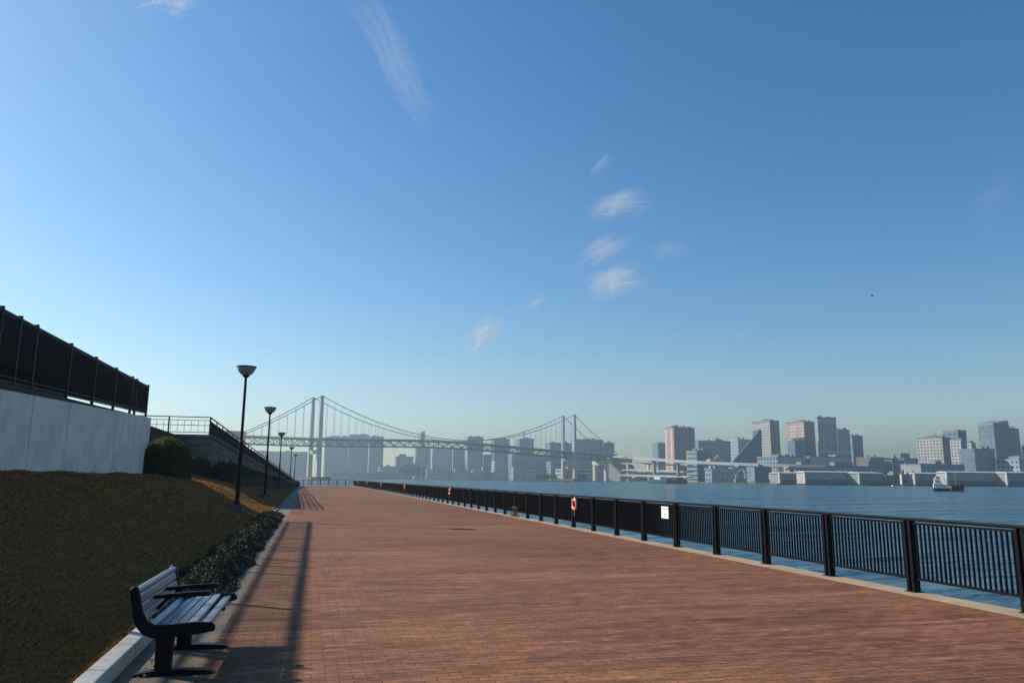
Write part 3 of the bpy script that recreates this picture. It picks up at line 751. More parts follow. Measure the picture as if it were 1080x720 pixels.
# materials for the far skyline
f_blue = F('glass_blue', (.14, .20, .26), (.07, .12, .18), 3.8, 5, .8, .6)
f_teal = F('glass_teal', (.18, .27, .30), (.10, .19, .23), 4, 6, .85, .6)
f_grey = F('panel_grey_haze_tint', (.18, .25, .33), (.04, .07, .11), 7, 9, .6, .5)  # blue tint stands in for haze on the far blocks
f_dark = F('panel_dark_and_shade_side', (.13, .135, .15), (.06, .07, .09), 3.6, 5, .5, .5)  # dark blocks; on pale towers, shade put into the right face colour
f_pale = F('panel_pale_haze_tint', (.32, .38, .44), (.06, .10, .15), 7.5, 8, .55, .5)  # blue of distant haze put into the panel colour
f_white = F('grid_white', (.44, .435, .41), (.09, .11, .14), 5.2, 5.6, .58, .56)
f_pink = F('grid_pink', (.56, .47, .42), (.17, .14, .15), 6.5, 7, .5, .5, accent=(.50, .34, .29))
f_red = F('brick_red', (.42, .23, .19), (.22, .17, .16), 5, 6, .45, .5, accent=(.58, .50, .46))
f_brown = F('panel_brown_and_shade_side', (.20, .175, .17), (.10, .10, .11), 5, 8, .5, .5, accent=(.14, .14, .15))  # brown block; on lighter towers, the right side's shade as colour
f_band = F('bands_white', (.36, .36, .36), (.08, .12, .17), 7.5, 400, .99, .5)
f_bandb = F('bands_blue', (.085, .14, .20), (.03, .06, .10), 7.5, 400, .99, .5)
f_fins = F('fins_blue', (.34, .38, .43), (.09, .12, .17), 60, 5.5, .62, .9)
f_shed = F('shed_pale', (.38, .37, .33), (.36, .38, .38), 30, 26, .06, .3)
f_shed2 = F('shed_grey', (.26, .28, .29), (.16, .19, .21), 30, 30, .3, .2)
# --- behind the bridge, left to right
LFT = [
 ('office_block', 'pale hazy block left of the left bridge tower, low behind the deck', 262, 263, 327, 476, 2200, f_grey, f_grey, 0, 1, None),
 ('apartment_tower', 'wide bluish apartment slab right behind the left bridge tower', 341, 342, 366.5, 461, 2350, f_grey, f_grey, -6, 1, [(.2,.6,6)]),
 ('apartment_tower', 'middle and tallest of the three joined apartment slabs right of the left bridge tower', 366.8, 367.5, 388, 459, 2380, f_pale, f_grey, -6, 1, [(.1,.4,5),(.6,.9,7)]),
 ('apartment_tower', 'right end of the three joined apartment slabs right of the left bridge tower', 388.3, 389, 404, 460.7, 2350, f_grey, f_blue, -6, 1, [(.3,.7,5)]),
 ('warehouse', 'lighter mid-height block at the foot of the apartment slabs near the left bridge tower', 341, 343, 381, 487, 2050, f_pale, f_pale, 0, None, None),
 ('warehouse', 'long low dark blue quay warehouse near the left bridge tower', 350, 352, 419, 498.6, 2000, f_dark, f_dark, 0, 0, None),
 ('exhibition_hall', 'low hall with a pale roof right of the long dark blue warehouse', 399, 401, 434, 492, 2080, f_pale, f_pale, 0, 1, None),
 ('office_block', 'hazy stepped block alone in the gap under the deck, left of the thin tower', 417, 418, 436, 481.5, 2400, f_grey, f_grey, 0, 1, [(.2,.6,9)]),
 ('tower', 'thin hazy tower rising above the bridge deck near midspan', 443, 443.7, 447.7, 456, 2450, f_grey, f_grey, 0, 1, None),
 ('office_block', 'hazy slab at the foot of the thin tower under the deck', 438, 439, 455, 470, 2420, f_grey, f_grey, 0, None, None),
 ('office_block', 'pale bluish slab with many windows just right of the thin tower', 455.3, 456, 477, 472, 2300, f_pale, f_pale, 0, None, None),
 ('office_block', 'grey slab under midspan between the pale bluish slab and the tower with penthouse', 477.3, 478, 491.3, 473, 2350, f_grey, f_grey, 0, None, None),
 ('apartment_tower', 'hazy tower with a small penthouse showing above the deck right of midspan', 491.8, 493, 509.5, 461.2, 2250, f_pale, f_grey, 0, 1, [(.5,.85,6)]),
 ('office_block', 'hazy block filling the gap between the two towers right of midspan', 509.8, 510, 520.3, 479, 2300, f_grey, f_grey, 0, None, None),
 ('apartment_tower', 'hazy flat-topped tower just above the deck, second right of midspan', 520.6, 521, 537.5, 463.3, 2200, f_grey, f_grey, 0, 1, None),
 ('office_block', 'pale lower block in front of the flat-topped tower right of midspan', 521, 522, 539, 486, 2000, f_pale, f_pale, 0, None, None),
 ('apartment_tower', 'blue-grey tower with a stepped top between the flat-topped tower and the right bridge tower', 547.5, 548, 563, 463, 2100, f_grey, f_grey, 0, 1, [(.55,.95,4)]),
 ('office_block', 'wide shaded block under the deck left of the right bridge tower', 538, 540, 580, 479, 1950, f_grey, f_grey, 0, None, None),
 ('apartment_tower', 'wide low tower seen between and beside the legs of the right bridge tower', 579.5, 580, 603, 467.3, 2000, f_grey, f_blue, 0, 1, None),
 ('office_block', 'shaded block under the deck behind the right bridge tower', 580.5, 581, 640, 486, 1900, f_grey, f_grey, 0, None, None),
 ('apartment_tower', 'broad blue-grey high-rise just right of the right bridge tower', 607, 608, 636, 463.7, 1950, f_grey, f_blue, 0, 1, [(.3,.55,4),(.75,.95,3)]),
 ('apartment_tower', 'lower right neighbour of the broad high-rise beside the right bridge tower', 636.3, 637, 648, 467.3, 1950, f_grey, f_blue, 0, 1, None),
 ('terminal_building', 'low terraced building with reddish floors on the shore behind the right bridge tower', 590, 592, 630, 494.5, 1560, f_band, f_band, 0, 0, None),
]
for n_, lab, x0, xc, x1, yt, t, ml, mr, rot, roof, pent in LFT: bldg(n_, lab, x0, xc, x1, yt, t, ml, mr, rot, roof, pent, depth=40)
# --- right bank, left to right; most two-tone towers have light and shade put into face colours
bldg('office_tower', 'narrow teal tower left of the brick-red twin tower', 693.7, 694.2, 702, 467.5, 1750, f_teal, f_teal, 0, 1, None, depth=30)
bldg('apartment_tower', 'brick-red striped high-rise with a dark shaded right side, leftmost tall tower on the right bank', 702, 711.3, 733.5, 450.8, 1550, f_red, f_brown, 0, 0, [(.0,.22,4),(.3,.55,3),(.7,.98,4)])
bldg('office_block', 'low office with white bands and a blue glass side in front of the brick-red tower', 724, 735, 747, 475.5, 1350, f_band, f_bandb, 20, 1, None)
bldg('office_tower', 'wide teal glass tower with an antenna right of the brick-red tower', 736, 737, 771, 465.2, 1650, f_teal, f_teal, 0, 1, [(.65,.70,10)], depth=40)
bldg('office_tower', 'pale grey tower half hidden behind the sloping blue glass building', 778, 779, 793, 463.3, 1800, f_pale, f_pale, 0, 0, None, depth=40)
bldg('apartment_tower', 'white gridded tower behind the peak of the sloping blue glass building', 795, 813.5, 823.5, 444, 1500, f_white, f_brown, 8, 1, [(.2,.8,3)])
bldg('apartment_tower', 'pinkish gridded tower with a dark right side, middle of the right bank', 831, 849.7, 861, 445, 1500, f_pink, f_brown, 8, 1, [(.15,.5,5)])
bldg('office_block', 'blue glass block in front of the pinkish gridded tower', 838, 839, 849.3, 464.5, 1430, f_blue, f_blue, 8, 0, None, depth=20)
bldg('office_tower', 'tallest tower of the right bank group with vertical fins and a dark crown', 863.3, 864.6, 884.2, 441.2, 1480, f_white, f_fins, 0, 2, [(.1,.9,2.5)])
bldg('office_tower', 'grey-blue tower adjoining the right side of the tower with vertical fins', 884.3, 884.8, 897.8, 453.7, 1560, f_grey, f_fins, 0, 1, [(.2,.7,3)], depth=40)
bldg('office_tower', 'lower smooth blue tower at the right end of the row beside the finned tower', 898, 900, 911, 459.3, 1600, f_teal, f_blue, 0, 0, None, depth=40)
bldg('office_block', 'small dark red-brown block standing alone between the two tower groups', 917, 917.5, 931.5, 482.5, 1500, f_brown, f_brown, 0, 1, None, depth=40)
bldg('office_block', 'dark low block right of the red-brown block between the tower groups', 932, 932.5, 938.5, 482.8, 1600, f_dark, f_dark, 0, None, None, depth=40)
bldg('office_block', 'grey low block with a pale end left of the white gridded apartment block', 938.8, 940, 953, 485, 1500, f_pale, f_dark, 0, None, None, depth=40)
bldg('office_block', 'dark block topped by a box, just left of the white gridded apartment block', 953, 953.5, 968, 482.6, 1550, f_dark, f_dark, 0, None, [(.02,.68,10)], depth=40)
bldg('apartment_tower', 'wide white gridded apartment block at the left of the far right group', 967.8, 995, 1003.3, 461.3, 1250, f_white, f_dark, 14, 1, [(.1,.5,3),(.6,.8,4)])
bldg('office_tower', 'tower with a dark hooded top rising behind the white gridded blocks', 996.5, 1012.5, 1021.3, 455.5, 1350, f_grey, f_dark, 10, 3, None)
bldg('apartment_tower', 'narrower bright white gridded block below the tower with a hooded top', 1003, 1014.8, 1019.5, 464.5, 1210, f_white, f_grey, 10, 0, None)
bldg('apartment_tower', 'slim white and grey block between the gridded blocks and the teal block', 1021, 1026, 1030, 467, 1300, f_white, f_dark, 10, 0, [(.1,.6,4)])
bldg('office_block', 'teal glass block in front of the tall dark glass tower', 1026.8, 1028, 1049.3, 473.8, 1180, f_blue, f_teal, -4, 1, None, depth=30)
gt = bldg('glass_tower', 'tall dark blue glass tower with slanted crown, tallest at the far right', 1034, 1051, 1067.5, 447, 1300, f_teal, F('glass_dark', (.055, .085, .12), (.05, .08, .12), 4, 4, .9, .7), 12, None, None)
rt, C, e1, e2, W_, D_, h = gt
q = MB(); k = [(-.0, -.0, h+.05), (1, 0, h+.05), (1, 1, h+.05), (0, 1, h+.05), (0.02, .05, h+2), (1, .05, h+9), (1, 1, h+10), (.02, 1, h+3)]
q.hexa([(*(e2*W_*a+e1*D_*b), z) for a, b, z in k]); q.build('crown', MATS['glass_teal'], rt)
bldg('office_tower', 'lower dark wing adjoining the right side of the tall dark glass tower', 1067.6, 1068, 1077.5, 451.5, 1330, f_blue, MATS['glass_dark'], 12, 0, None, depth=30)
bldg('office_tower', 'grey tower at the right edge behind the tall dark glass tower', 1077.5, 1078.5, 1096, 470, 1450, f_grey, f_grey, 0, 0, None, depth=40)
bldg('office_block', 'pale bluish low block at the right edge under the grey tower', 1072, 1074, 1110, 484, 1150, f_pale, f_pale, 0, 0, None, depth=40)
bldg('office_block', 'long plain grey podium below the white gridded apartment block', 968, 970, 1016, 489.3, 1120, f_shed2, f_grey, 0, 0, None, depth=40)
# sloping glass wedge
t = 1330; Cw = at(804, 480, t); wz = lambda x, y: height_at(x, y, t)
root = thing('glass_wedge_building', 'triangular blue glass building with a long sloping edge and horizontal bands', 'building', (0, 0, 0))
Lw = at(774, 485, t); m = MB(); dpt = Vector((.45, 1, 0))*16
tri = [Vector((Lw.x, Lw.y, GZ)), Vector((Cw.x, Cw.y, GZ)), Vector((Cw.x, Cw.y, wz(804, 454))), Vector((at(802, 480, t).x, at(802, 480, t).y, wz(804, 454))), Vector((Lw.x, Lw.y, wz(774, 485.5)))]
Lx = (tri[1]-tri[0]).length
m.face(tri, 0, [(0, 0), (Lx, 0), (Lx, tri[2].z), (Lx-3, tri[2].z), (0, tri[4].z)])
bk = [p+dpt for p in tri]; m.face(bk[::-1], 0, [(0, 0)]*5)
for i in range(5):
    j = (i+1) % 5; L = (tri[j]-tri[i]).length; m.face([tri[i], bk[i], bk[j], tri[j]], 1, [(0, 0), (35, 0), (35, L), (0, L)])
m.build('glass_wall', [f_bandb, MATS['glass_dark']], root)
m = MB(); p = at(801.5, 480, t); m.hexa([Vector((a, b, z)) for z in (wz(804, 466), wz(804, 452.6)) for a, b in ((p.x, p.y-.6), (Cw.x+.5, Cw.y-.6), (Cw.x+9, Cw.y+34), (p.x+9, p.y+34))]); m.build('peak_box', MATS['glass_dark'], root)

# long plain halls at the foot of the towers
bldg('exhibition_hall', 'long blank bluish hall with a dark roof edge, left of its dark gap', 819, 820, 849.3, 481.8, 1250, f_grey, F('hall_blue', (.36, .39, .45), (.28, .31, .37), 40, 30, .08, .2), 0, 1.5, None, depth=60)
bldg('exhibition_hall', 'long blank bluish hall with a dark roof edge, right of its dark gap', 853, 854, 896, 481.9, 1260, f_grey, MATS['hall_blue'], 0, 1.5, None, depth=60)
bldg('parking_garage', 'low open-decked garage above the sheds in the middle of the right bank', 838, 839, 925, 490.8, 1080, f_band, f_grey, 0, 0, None, depth=30)
# harbour sheds on the quay
def shed(label, x0, x1, yt, t, mat, band=True):
    C = at(x0, 508, t); e2 = Vector((at(x1, 508, t*1.02).x-C.x, at(x1, 508, t*1.02).y-C.y)); W_ = e2.length; e2.normalize(); e1 = Vector((-e2.y, e2.x))
    h = height_at(x0, yt, t)-GZ; root = thing('harbour_shed', label, 'shed', (C.x, C.y, GZ), math.atan2(e2.y, e2.x))
    m = MB(); 
    for a, b in (((0,0),(W_,0)), ((W_,0),(W_,14)), ((W_,14),(0,14)), ((0,14),(0,0))):
        L = math.dist(a, b); m.face([(*a, 0), (*b, 0), (*b, h), (*a, h)], 0, [(0, 0), (L, 0), (L, h), (0, h)])
    m.build('wall', mat, root)
    m = MB(); m.hexa([(-1,-1.2,h+.02),(W_+1,-1.2,h+.02),(W_+1,15,h+.02),(-1,15,h+.02),(-1,-1.2,h+.7),(W_+1,-1.2,h+.7),(W_+1,8,h+1.8),(-1,8,h+1.8)]); m.build('roof', plain('shed_roof', (.50, .50, .48), .6), root)
    if band:
        m = MB(); n = max(2, int(W_/14))
        for k in range(n): m.box(W_*k/n+.6, W_*(k+1)/n-.6, -.28, -.02, .2, h*.36)
        m.build('door_row', plain('shed_door', (.10, .14, .20), .6), root)
    for xx_ in (0., W_):
        m = MB(); m.box(xx_-.9, xx_+.9, -1.3, .5, 0, h+1.2); m.build('end_fin', plain('fin_white', (.50, .49, .45), .6), root)
shed('harbour shed with blue doors at the left end of the long quay row', 822, 847.5, 499, 830, f_shed2)
shed('long pale harbour shed with a white roof edge in the middle of the quay row', 849, 904, 498, 800, f_shed)
shed('grey harbour shed left of the gap behind the anchored ship', 906, 930, 499, 800, f_shed2)
shed('harbour shed directly behind the anchored ship', 964.5, 997, 499.5, 790, f_shed2)
shed('pale harbour shed with a white roof edge right of the anchored ship', 999, 1060, 498.3, 780, f_shed)
shed('grey harbour shed at the far right end of the quay row', 1062, 1110, 498.8, 780, f_shed2)
for lab, x, yt, s in (('small white plant building left of the fin in the gap between the sheds', 951, 500.5, 8), ('cream plant building with a pale tall end in the gap between the sheds', 962, 501, 6)):
    bldg('plant_building', lab, x-4, x-2, x+3, yt, 800, plain('plant_white', (.66, .63, .55), .6), f_pale, 10, 0, [(.1, .6, 2)])
bldg('warehouse', 'low grey warehouse with dark openings in the gap left of the anchored ship', 931, 932, 950, 501.5, 815, f_grey, f_dark, 0, 0, None, depth=20)

# elevated road at the foot of the bridge
er2 = thing('elevated_road', 'grey elevated road on piers running right from the bridge behind the moored ship', 'road', (0, 0, 0))
rd = [(648, 481.5, 1540), (665, 482.6, 1430), (690, 484.6, 1330), (715, 486.6, 1250), (745, 488.3, 1180), (775, 489.6, 1130), (805, 490.6, 1090), (835, 491.6, 1060), (870, 492.4, 1040)]
rp_ = [at(*r_) for r_ in rd]
m = MB()
for a, b in zip(rp_, rp_[1:]): m.bar(a, b, 16, 2.6); m.bar(a+Vector((0,-8,1.9)), b+Vector((0,-8,1.9)), .5, 1.2)
m.build('road_deck', plain('road_grey', (.36, .37, .37), .8), er2)
for x, y, t in rd[1:-1]:
    p = at(x, y, t); m = MB(); m.box(p.x-2, p.x+2, p.y-2, p.y+2, GZ, p.z-1.3); m.box(p.x-3, p.x+3, p.y-7.5, p.y+7.5, p.z-3.5, p.z-1.4); m.build('pier', M_conc, er2)
lr = thing('lower_road', 'lower layered road decks stacked beneath the elevated road right of the bridge end', 'road', (0, 0, 0))
for y_, t_ in ((489.5, 1400), (496.5, 1380), (502, 1360)):
    m = MB(); pp = [at(655, y_-1, t_+60), at(690, y_, t_-40), at(728, y_+1, t_-140)]
    for a, b in zip(pp, pp[1:]): m.bar(a, b, 12, 2.2); m.bar(a+Vector((0,-6,1.7)), b+Vector((0,-6,1.7)), .4, 1.0)
    m.build('road_deck', plain('road_grey', (.36, .37, .37), .8), lr)
for x in (662, 684, 711):
    p = at(x, 489, 1365-(x-684)*2.5); m = MB(); m.box(p.x-1.6, p.x+1.6, p.y-2, p.y+2, GZ, p.z); m.build('pier', plain('pale_concrete', (.6, .58, .5), .7), lr)
bldg('depot', 'low grey depot with white patches under the elevated road right of the bridge end', 668, 670, 728, 497.5, 1400, f_pale, f_band, 0, None, None, depth=20)
bldg('harbour_office', 'white rooftop pavilion with windows above the elevated road, left of the glass wedge', 748, 749, 761.5, 484.3, 1300, f_white, f_white, 0, 0, [(.78, 1.0, 8)], depth=14)
bldg('terminal_building', 'plain grey terminal with a row of small windows on the pier under the elevated road', 748, 750, 792, 494.5, 1090, f_grey, F('terminal_grey', (.40, .41, .39), (.12, .14, .16), 9, 7, .35, .22), 0, 0, [(.55, .75, 3)], depth=20)
bldg('terminal_building', 'lower dark glazed building behind the white cranes at the foot of the glass wedge', 794, 795, 813, 492.5, 1060, f_teal, f_bandb, 0, 0, None, depth=20)

# white lattice gantries on the pier
def gantry(label, pts_, t, r_):
    root = thing('quay_crane', label, 'crane', (0, 0, 0)); m = MB()
    for a, b in pts_: m.bar(at(*a, t), at(*b, t), r_, r_)
    m.build('frame', plain('crane_white', (.8, .8, .78), .5), root)
    m = MB(); x, y = pts_[0][0]; p = at(x, y, t); m.box(p.x-2, p.x+2, p.y-2, p.y+2, GZ, p.z+.5); m.build('base', M_conc, root)
gantry('white A-shaped crane frame on the pier left of the L-shaped one', [((776.3, 505), (776.3, 500)), ((776.3, 500), (782, 494)), ((783.5, 494), (786, 500)), ((786, 500), (786, 505)), ((782, 494), (783.5, 494))], 1010, 1.0)
gantry('white L-shaped crane frame at the right end of the pier', [((818.5, 505), (818.5, 492.8)), ((818.5, 492.8), (813.5, 492.8)), ((811.5, 505), (811.5, 499)), ((811.5, 499), (818.5, 499))], 960, 1.0)

# ------------------------------------------------------------------ boats
def hull(secs, seg=6):
    """secs: (x along, half beam, keel z, deck z)"""
    m = MB(); rows = []
    for x, hb, zk, zd in secs:
        r_ = [(x, -hb, zd)]+[(x, -hb*math.cos(math.pi/2*k/seg)**.45, zd+(zk-zd)*math.sin(math.pi/2*k/seg)) for k in range(1, seg)]+[(x, 0, zk)]
        r_ += [(x, -p[1], p[2]) for p in r_[-2::-1]]; rows.append(r_)
    for a, b in zip(rows, rows[1:]):
        for k in range(len(a)-1): m.face([a[k], b[k], b[k+1], a[k+1]])
        m.face([a[-1], b[-1], b[0], a[0]])
    m.face(rows[0]); m.face(rows[-1][::-1]); return m
M_hullblack = plain('hull_black', (.015, .017, .022), .45); M_boatwhite = plain('boat_white', (.78, .78, .76), .45, .05); M_red = plain('antifouling_red', (.32, .06, .04), .6)
M_glassd = plain('cabin_glass', (.02, .025, .03), .15)
sp0 = on_z(984.5, 517.6, WZ); ang = -YAW-R(24); LS = 13.2
sh = thing('anchored_ship', 'small coaster with black bow, red waterline and white wheelhouse in the bay', 'ship', (sp0.x, sp0.y, WZ), ang); sh.scale = (.90, 1., 1.6)
k = LS/14.0
m = hull([(0, 1.7*k, -.3*k, .95*k), (1*k, 2.0*k, -.3*k, .9*k), (7*k, 2.1*k, -.4*k, .85*k), (8.4*k, 2.1*k, -.4*k, 1.35*k), (11.5*k, 1.7*k, -.4*k, 1.75*k), (13.2*k, .75*k, -.3*k, 2.15*k), (14.2*k, .05*k, .3*k, 2.4*k)])
m.build('hull', M_hullblack, sh)
m = hull([(6*k, 2.16*k, -.38*k, .3*k), (8.4*k, 2.16*k, -.4*k, .42*k), (11*k, 1.78*k, -.4*k, .45*k), (13.0*k, .74*k, -.35*k, .45*k)]); m.build('waterline_stripe', M_red, sh)
m = MB(); m.box(.2*k, 4.4*k, -1.5*k, 1.5*k, .97*k, 2.3*k); m.box(.9*k, 3.7*k, -1.3*k, 1.3*k, 2.3*k, 3.3*k); m.box(1.5*k, 3.4*k, -1.1*k, 1.1*k, 3.3*k, 4.25*k); m.box(1.3*k, 3.6*k, -1.2*k, 1.2*k, 4.25*k, 4.36*k); who = m.build('wheelhouse', M_boatwhite, sh)
for z, x0, x1, n, yb in ((3.6, 1.6, 3.3, 4, 1.11), (2.6, 1.1, 3.6, 5, 1.31), (1.45, .5, 4.2, 6, 1.51)):
    for i in range(n):
        a = x0+(x1-x0)*(i+.2)/n; b = x0+(x1-x0)*(i+.75)/n; m = MB(); m.box(a*k, b*k, -yb*k-.02, -yb*k+.02, z*k, (z+.4)*k); m.build('window', M_glassd, who)
m = MB(); m.box(3.41*k, 3.43*k, -.9*k, .9*k, 3.6*k, 4.0*k); m.build('window', M_glassd, who)
m = MB(); m.tube([(.8*k, 0, 2.3*k), (.8*k, 0, 3.9*k)], .4*k, 10); m.build('funnel', plain('funnel_grey', (.35, .36, .38), .5), sh)
m = MB(); m.tube([(6.6*k, 0, .8*k), (6.6*k, 0, 5.9*k)], [.24*k, .13*k], 8); m.bar((5.9*k, 0, 5.7*k), (6.9*k, 0, 5.7*k), .12*k, .12*k); m.tube([(6.6*k, 0, 1.6*k), (4.9*k, 0, 4.6*k)], .08*k, 6); m.build('cargo_mast', M_boatwhite, sh)
m = MB(); m.tube([(10.6*k, 0, 1.6*k), (10.6*k, 0, 5.2*k)], [.12*k, .06*k], 6); m.build('foremast', M_boatwhite, sh)
m = MB(); m.box(4.5*k, 8.2*k, -1.5*k, 1.5*k, .88*k, 1.25*k); m.box(7.6*k, 8.3*k, -2.14*k, 2.14*k, .5*k, 1.5*k); m.build('deck_house', plain('deck_cream', (.66, .60, .40), .6), sh)
m = MB(); m.box(2.3*k, 2.5*k, -.05*k, .05*k, 4.36*k, 5.4*k); m.box(2.0*k, 2.8*k, -.4*k, .4*k, 5.0*k, 5.1*k); m.build('radar_mast', M_boatwhite, sh)

def boat(name, label, xa, xb, y, hullm, cab, cabh, mast=0):
    a, b = on_z(xa, y, WZ), on_z(xb, y, WZ); d = b-a; L = d.length
    root = thing(name, label, 'boat', (a.x, a.y, WZ), math.atan2(d.y, d.x)); q = L
    hull([(0, .11*q, -.04*q, .075*q), (.3*q, .125*q, -.04*q, .075*q), (.7*q, .10*q, -.04*q, .085*q), (.92*q, .04*q, -.02*q, .10*q), (1.0*q, .004*q, .02*q, .115*q)]).build('hull', hullm, root)
    m = MB(); m.box(.22*q, .55*q, -.08*q, .08*q, .072*q, .075*q+cabh*q); cb_ = m.build('cabin', cab, root)
    m = MB(); m.box(.26*q, .52*q, -.083*q, .083*q, .085*q+cabh*q*.45, .075*q+cabh*q*.8); m.build('window', M_glassd, cb_)
    if mast: m = MB(); m.tube([(.38*q, 0, .075*q), (.38*q, 0, mast*q)], .01*q, 6); m.build('mast', M_boatwhite, root)
    return root
M_hullgrey = plain('hull_bluegrey', (.06, .075, .10), .5)
boat('ferry_boat', 'white low passenger boat left of the dark barge below the elevated road', 704, 683.5, 509.4, M_boatwhite, M_boatwhite, .07)
boat('barge', 'dark low work barge just right of the white passenger boat', 721.5, 703, 509.8, M_hullgrey, plain('cabin_dark', (.07, .075, .09), .6), .09, .2)
boat('motor_boat', 'small white boat with a tall mast on the water left of the right bridge tower', 545, 561, 505.7, M_boatwhite, M_boatwhite, .12, .45)
boat('motor_boat', 'tiny white motor boat on the water left of the anchored ship', 944, 938.5, 513.6, M_boatwhite, M_boatwhite, .12)

# trees on the far shore: small dark crowns
def far_tree(label, x, yb, yt, wpx, t):
    p = at(x, 505, t); h = height_at(x, yt, t)-GZ; rw = wpx/800*t/2
    root = thing('shore_tree', label, 'tree', (p.x, p.y, GZ), group='trees on the far shore')
    m = MB(); m.tube([(0, 0, -.3), (0, 0, h*.5)], [h*.04, h*.02], 6); m.build('trunk', plain('bark_dark', (.05, .04, .03), .9), root)
    N = 700; u = RNG.normal(size=(N, 3)); u /= np.linalg.norm(u, axis=1)[:, None]; rad = RNG.random(N)**.4
    lob = 1+.25*np.sin(u[:, 0]*4+x)+.2*np.sin(u[:, 2]*5+x*2)
    C = u*(rad*lob)[:, None]*np.array([rw, rw, h*.36])+np.array([0, 0, h*.6])
    soup('crown', leaf_quads(C, h*.09), M_leafd, root)
for i, (x, yt, wpx) in enumerate(((568, 500, 8), (575, 499.3, 9), (583, 499.6, 9), (610, 499.2, 8), (616, 499.6, 7), (597, 500, 7))):
    far_tree(['dark shore tree at the left end of the clump left of the right bridge tower', 'tallest dark shore tree in the middle of the clump left of the right bridge tower', 'dark shore tree nearest the left leg of the right bridge tower',
              'dark shore tree just right of the right bridge tower', 'dark shore tree second to the right of the right bridge tower', 'dark shore tree between the legs of the right bridge tower'][i], x, 505, yt, wpx, 1500)
for i, (x, yt, wpx) in enumerate(((427, 490, 8), (433, 488.5, 9), (440, 491, 8), (447, 493, 7))):
    far_tree(['hazy tree at the left of the row below the thin tower', 'tallest hazy tree of the row below the thin tower', 'hazy tree third in the row below the thin tower', 'hazy tree at the right of the row below the thin tower'][i], x, 505, yt, wpx, 2050)
# low waterfront houses behind the bridge: many small pale blocks
loww = [(450, 455, 494), (456, 463, 491), (464, 470, 493), (471, 478, 496), (480, 487, 494), (488, 497, 497), (498, 508, 495), (509, 516, 492), (517, 528, 498), (529, 537, 495), (541, 552, 492), (553, 566, 494)]
wh = ['cream', 'pale', 'grey', 'bluish', 'white']
ref = ['under the thin tower', 'under the pale bluish slab', 'right of the pale bluish slab', 'left of midspan foot', 'at midspan', 'just right of midspan', 'below the tower with a penthouse', 'right of the tower with a penthouse', 'below the flat-topped tower', 'right of the flat-topped tower', 'left of the small masted boat', 'above the small masted boat']
for i, (a, b, y) in enumerate(loww):
    bldg('waterfront_house', f'small low {wh[i % 5]} waterfront block {ref[i]} on the far quay', a, a+.4, b, y, 2000 if b < 539 else 1760, f_white, (f_white, f_pale, f_grey, f_blue, f_white)[i % 5], 0, None, None, depth=14)

# ------------------------------------------------------------------ bird
bp0 = at(920, 312, 170)
bd_ = thing('bird', 'small dark bird flying high over the water at the right', 'bird', bp0, .6); bd_.scale = (1.5, 1.5, 1.5)
m = MB(); m.lathe([(.005, -.22), (.06, -.12), (.075, 0), (.05, .14), (.03, .2), (.004, .26)], seg=10)
o = m.build('body', M_black, bd_, smooth=True); o.rotation_euler = (R(75), 0, 0)
for s in (-1, 1):
    m = MB(); m.hexa([(0, -.08, .0), (s*.28, -.10, .13), (s*.28, .05, .13), (0, .10, 0), (0, -.08, .02), (s*.28, -.10, .15), (s*.28, .05, .15), (0, .10, .02)])
    m.hexa([(s*.28, -.10, .13), (s*.52, -.02, .05), (s*.50, .02, .05), (s*.28, .05, .13), (s*.28, -.10, .15), (s*.52, -.02, .06), (s*.50, .02, .06), (s*.28, .05, .15)]); m.build('wing', M_black, bd_)

# ------------------------------------------------------------------ clouds: thin cirrus, layered sheets of ice cloud at 4 km
def cloud_mat(i, dens, ang, stretch):
    t = NT('cirrus'); uv = t.n('TexCoord').outputs['UV']
    mp = t.n('Mapping'); mp.inputs['Rotation'].default_value = (0, 0, ang); mp.inputs['Scale'].default_value = (1.5, 1.5*stretch, 1); mp.inputs['Location'].default_value = (i*3.7, i*1.9, 0); t.l(uv, mp.inputs[0])
    n1 = t.noise(mp.outputs[0], 1.7, 12, .70, .7)
    s = t.n('SeparateXYZ'); t.l(uv, s.inputs[0])
    du = t.math('MULTIPLY', t.math('SUBTRACT', s.outputs[0], .5), 2.); dv_ = t.math('MULTIPLY', t.math('SUBTRACT', s.outputs[1], .5), 2.)
    n2 = t.noise(mp.outputs[0], .9, 3)
    rr_ = t.math('SQRT', t.math('ADD', t.math('MULTIPLY', du, du), t.math('MULTIPLY', dv_, dv_)))
    env = t.math('SUBTRACT', 1., t.math('ADD', rr_, t.math('MULTIPLY', t.math('SUBTRACT', n2, .5), 1.1)))
    edge = t.math('MAXIMUM', t.math('SUBTRACT', 1., t.math('POWER', rr_, 4.)), 0.)
    al = t.math('ADD', t.math('MULTIPLY', n1, 3.6), t.math('MULTIPLY', env, .8))
    al = t.math('MAXIMUM', t.math('MINIMUM', t.math('MULTIPLY', t.math('SUBTRACT', al, 1.98), .8), 1.), 0.)
    al = t.math('MULTIPLY', t.math('MULTIPLY', al, edge), dens)
    tl = t.n('BsdfTranslucent'); tl.inputs[0].default_value = (.95, .95, .95, 1); df = t.n('BsdfDiffuse'); df.inputs[0].default_value = (.95, .95, .95, 1)
    ad = t.n('MixShader'); ad.inputs[0].default_value = .5; t.l(tl.outputs[0], ad.inputs[1]); t.l(df.outputs[0], ad.inputs[2])
    tp = t.n('BsdfTransparent'); mx = t.n('MixShader'); t.l(al, mx.inputs[0]); t.l(tp.outputs[0], mx.inputs[1]); t.l(ad.outputs[0], mx.inputs[2]); t.l(mx.outputs[0], t.o.inputs[0])
    return t.m
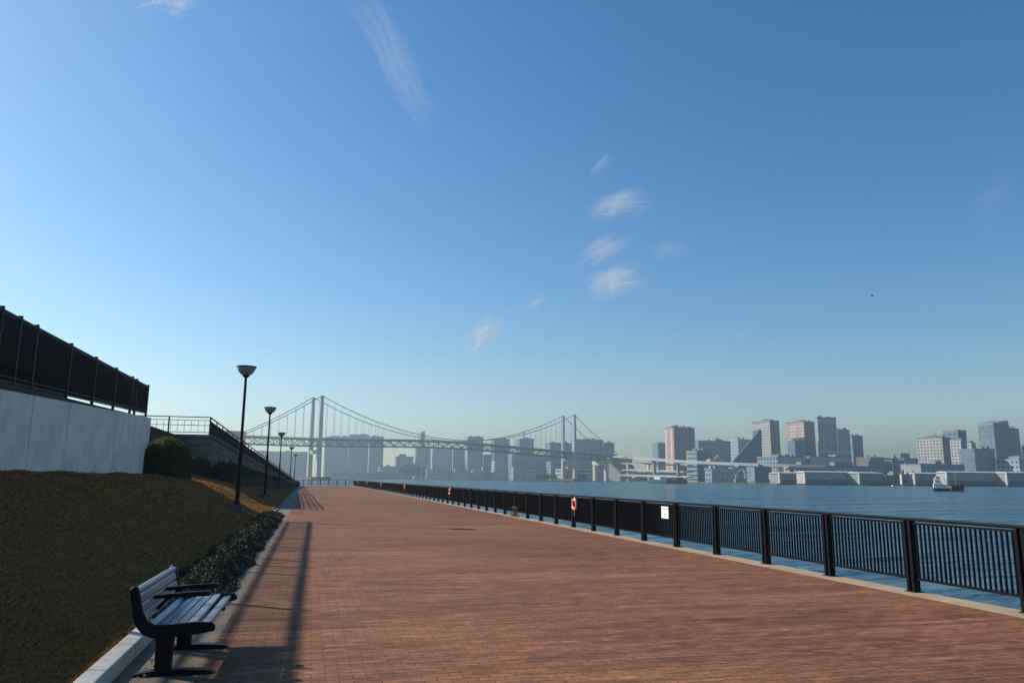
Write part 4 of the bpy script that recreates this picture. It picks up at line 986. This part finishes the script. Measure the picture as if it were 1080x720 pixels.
def cloud(label, px, py, a, b, tilt, dens, stretch=3., ca=0.):
    """centre, half size across/along in photo pixels, tilt of the long axis"""
    ct, st_ = math.cos(R(tilt)), math.sin(R(tilt)); m = MB(); ZC = 4000.
    for l in range(3):
        z = ZC+l*70
        cr = []
        for u, v in ((-1,-1),(1,-1),(1,1),(-1,1)):
            x = px+u*a*ct-v*b*st_; y = py-(u*a*st_+v*b*ct); cr.append(on_z(x, y, ZC)+Vector((l*60, -l*40, z-ZC)))
        G = 6; g = lambda u, v: cr[0]*(1-u)*(1-v)+cr[1]*u*(1-v)+cr[2]*u*v+cr[3]*(1-u)*v + Vector((0, 0, 60*math.sin(u*3.1)*math.sin(v*2.5)))
        for i in range(G):
            for j in range(G):
                q = [(i/G, j/G), ((i+1)/G, j/G), ((i+1)/G, (j+1)/G), (i/G, (j+1)/G)]
                m.face([g(*p) for p in q], 0, [(p[0]+l*.013, p[1]+l*.009) for p in q])
    o = m.build('cloud', cloud_mat(px*.013, dens, R(ca), stretch)); tag(o, label, 'cloud', 'wisps of cirrus cloud')
cloud('small bright cloud wisp at the top left corner of the sky', 180, 2, 44, 22, 8, .62, 1.8)
cloud('long faint cloud streak descending from the top of the sky left of centre', 404, 62, 116, 12, -61, .17, .8, 30)
cloud('upper ragged wisp of the cloud column right of centre', 651, 222, 46, 18, 10, .38, 3.2, 8)
cloud('middle thin wisp of the cloud column right of centre', 637, 268, 40, 16, 18, .34, 3.0, -6)
cloud('lower bright feathery wisp of the cloud column right of centre', 647, 301, 44, 23, 6, .48, 3.2, 5)
cloud('lone slanting cloud wisp low above midspan of the bridge', 512, 350, 38, 19, 40, .58, 2.4)
cloud('tiny cloud fleck just right of the slanting wisp above midspan', 566, 324, 14, 6, 8, .26, 2)
cloud('tiny curved cloud fleck above the cloud column right of centre', 631, 182, 16, 8, 25, .2, 2)
cloud('faint cloud fleck right of the lower bright wisp', 704, 270, 28, 9, 4, .13, 3)
cloud('very faint broad cloud veil near the right edge of the sky', 1052, 215, 30, 46, -20, .03, 1.5)

# ------------------------------------------------------------------ haze: the air over the bay
m = MB(); m.box(-1900, 4300, -700, 4400, -4.4, 215)
t = NT('haze_air'); t.t.nodes.remove(t.b); pv = t.n('ShaderNodeVolumePrincipled'.replace('ShaderNode', ''))
pv.inputs['Color'].default_value = (.54, .65, .69, 1); pv.inputs['Density'].default_value = HAZE_DENSITY; pv.inputs['Anisotropy'].default_value = .55
t.l(pv.outputs[0], t.o.inputs['Volume'])
hz = m.build('haze', t.m); hz['kind'] = 'stuff'; tag(hz, 'pale blue haze over the bay', 'haze')
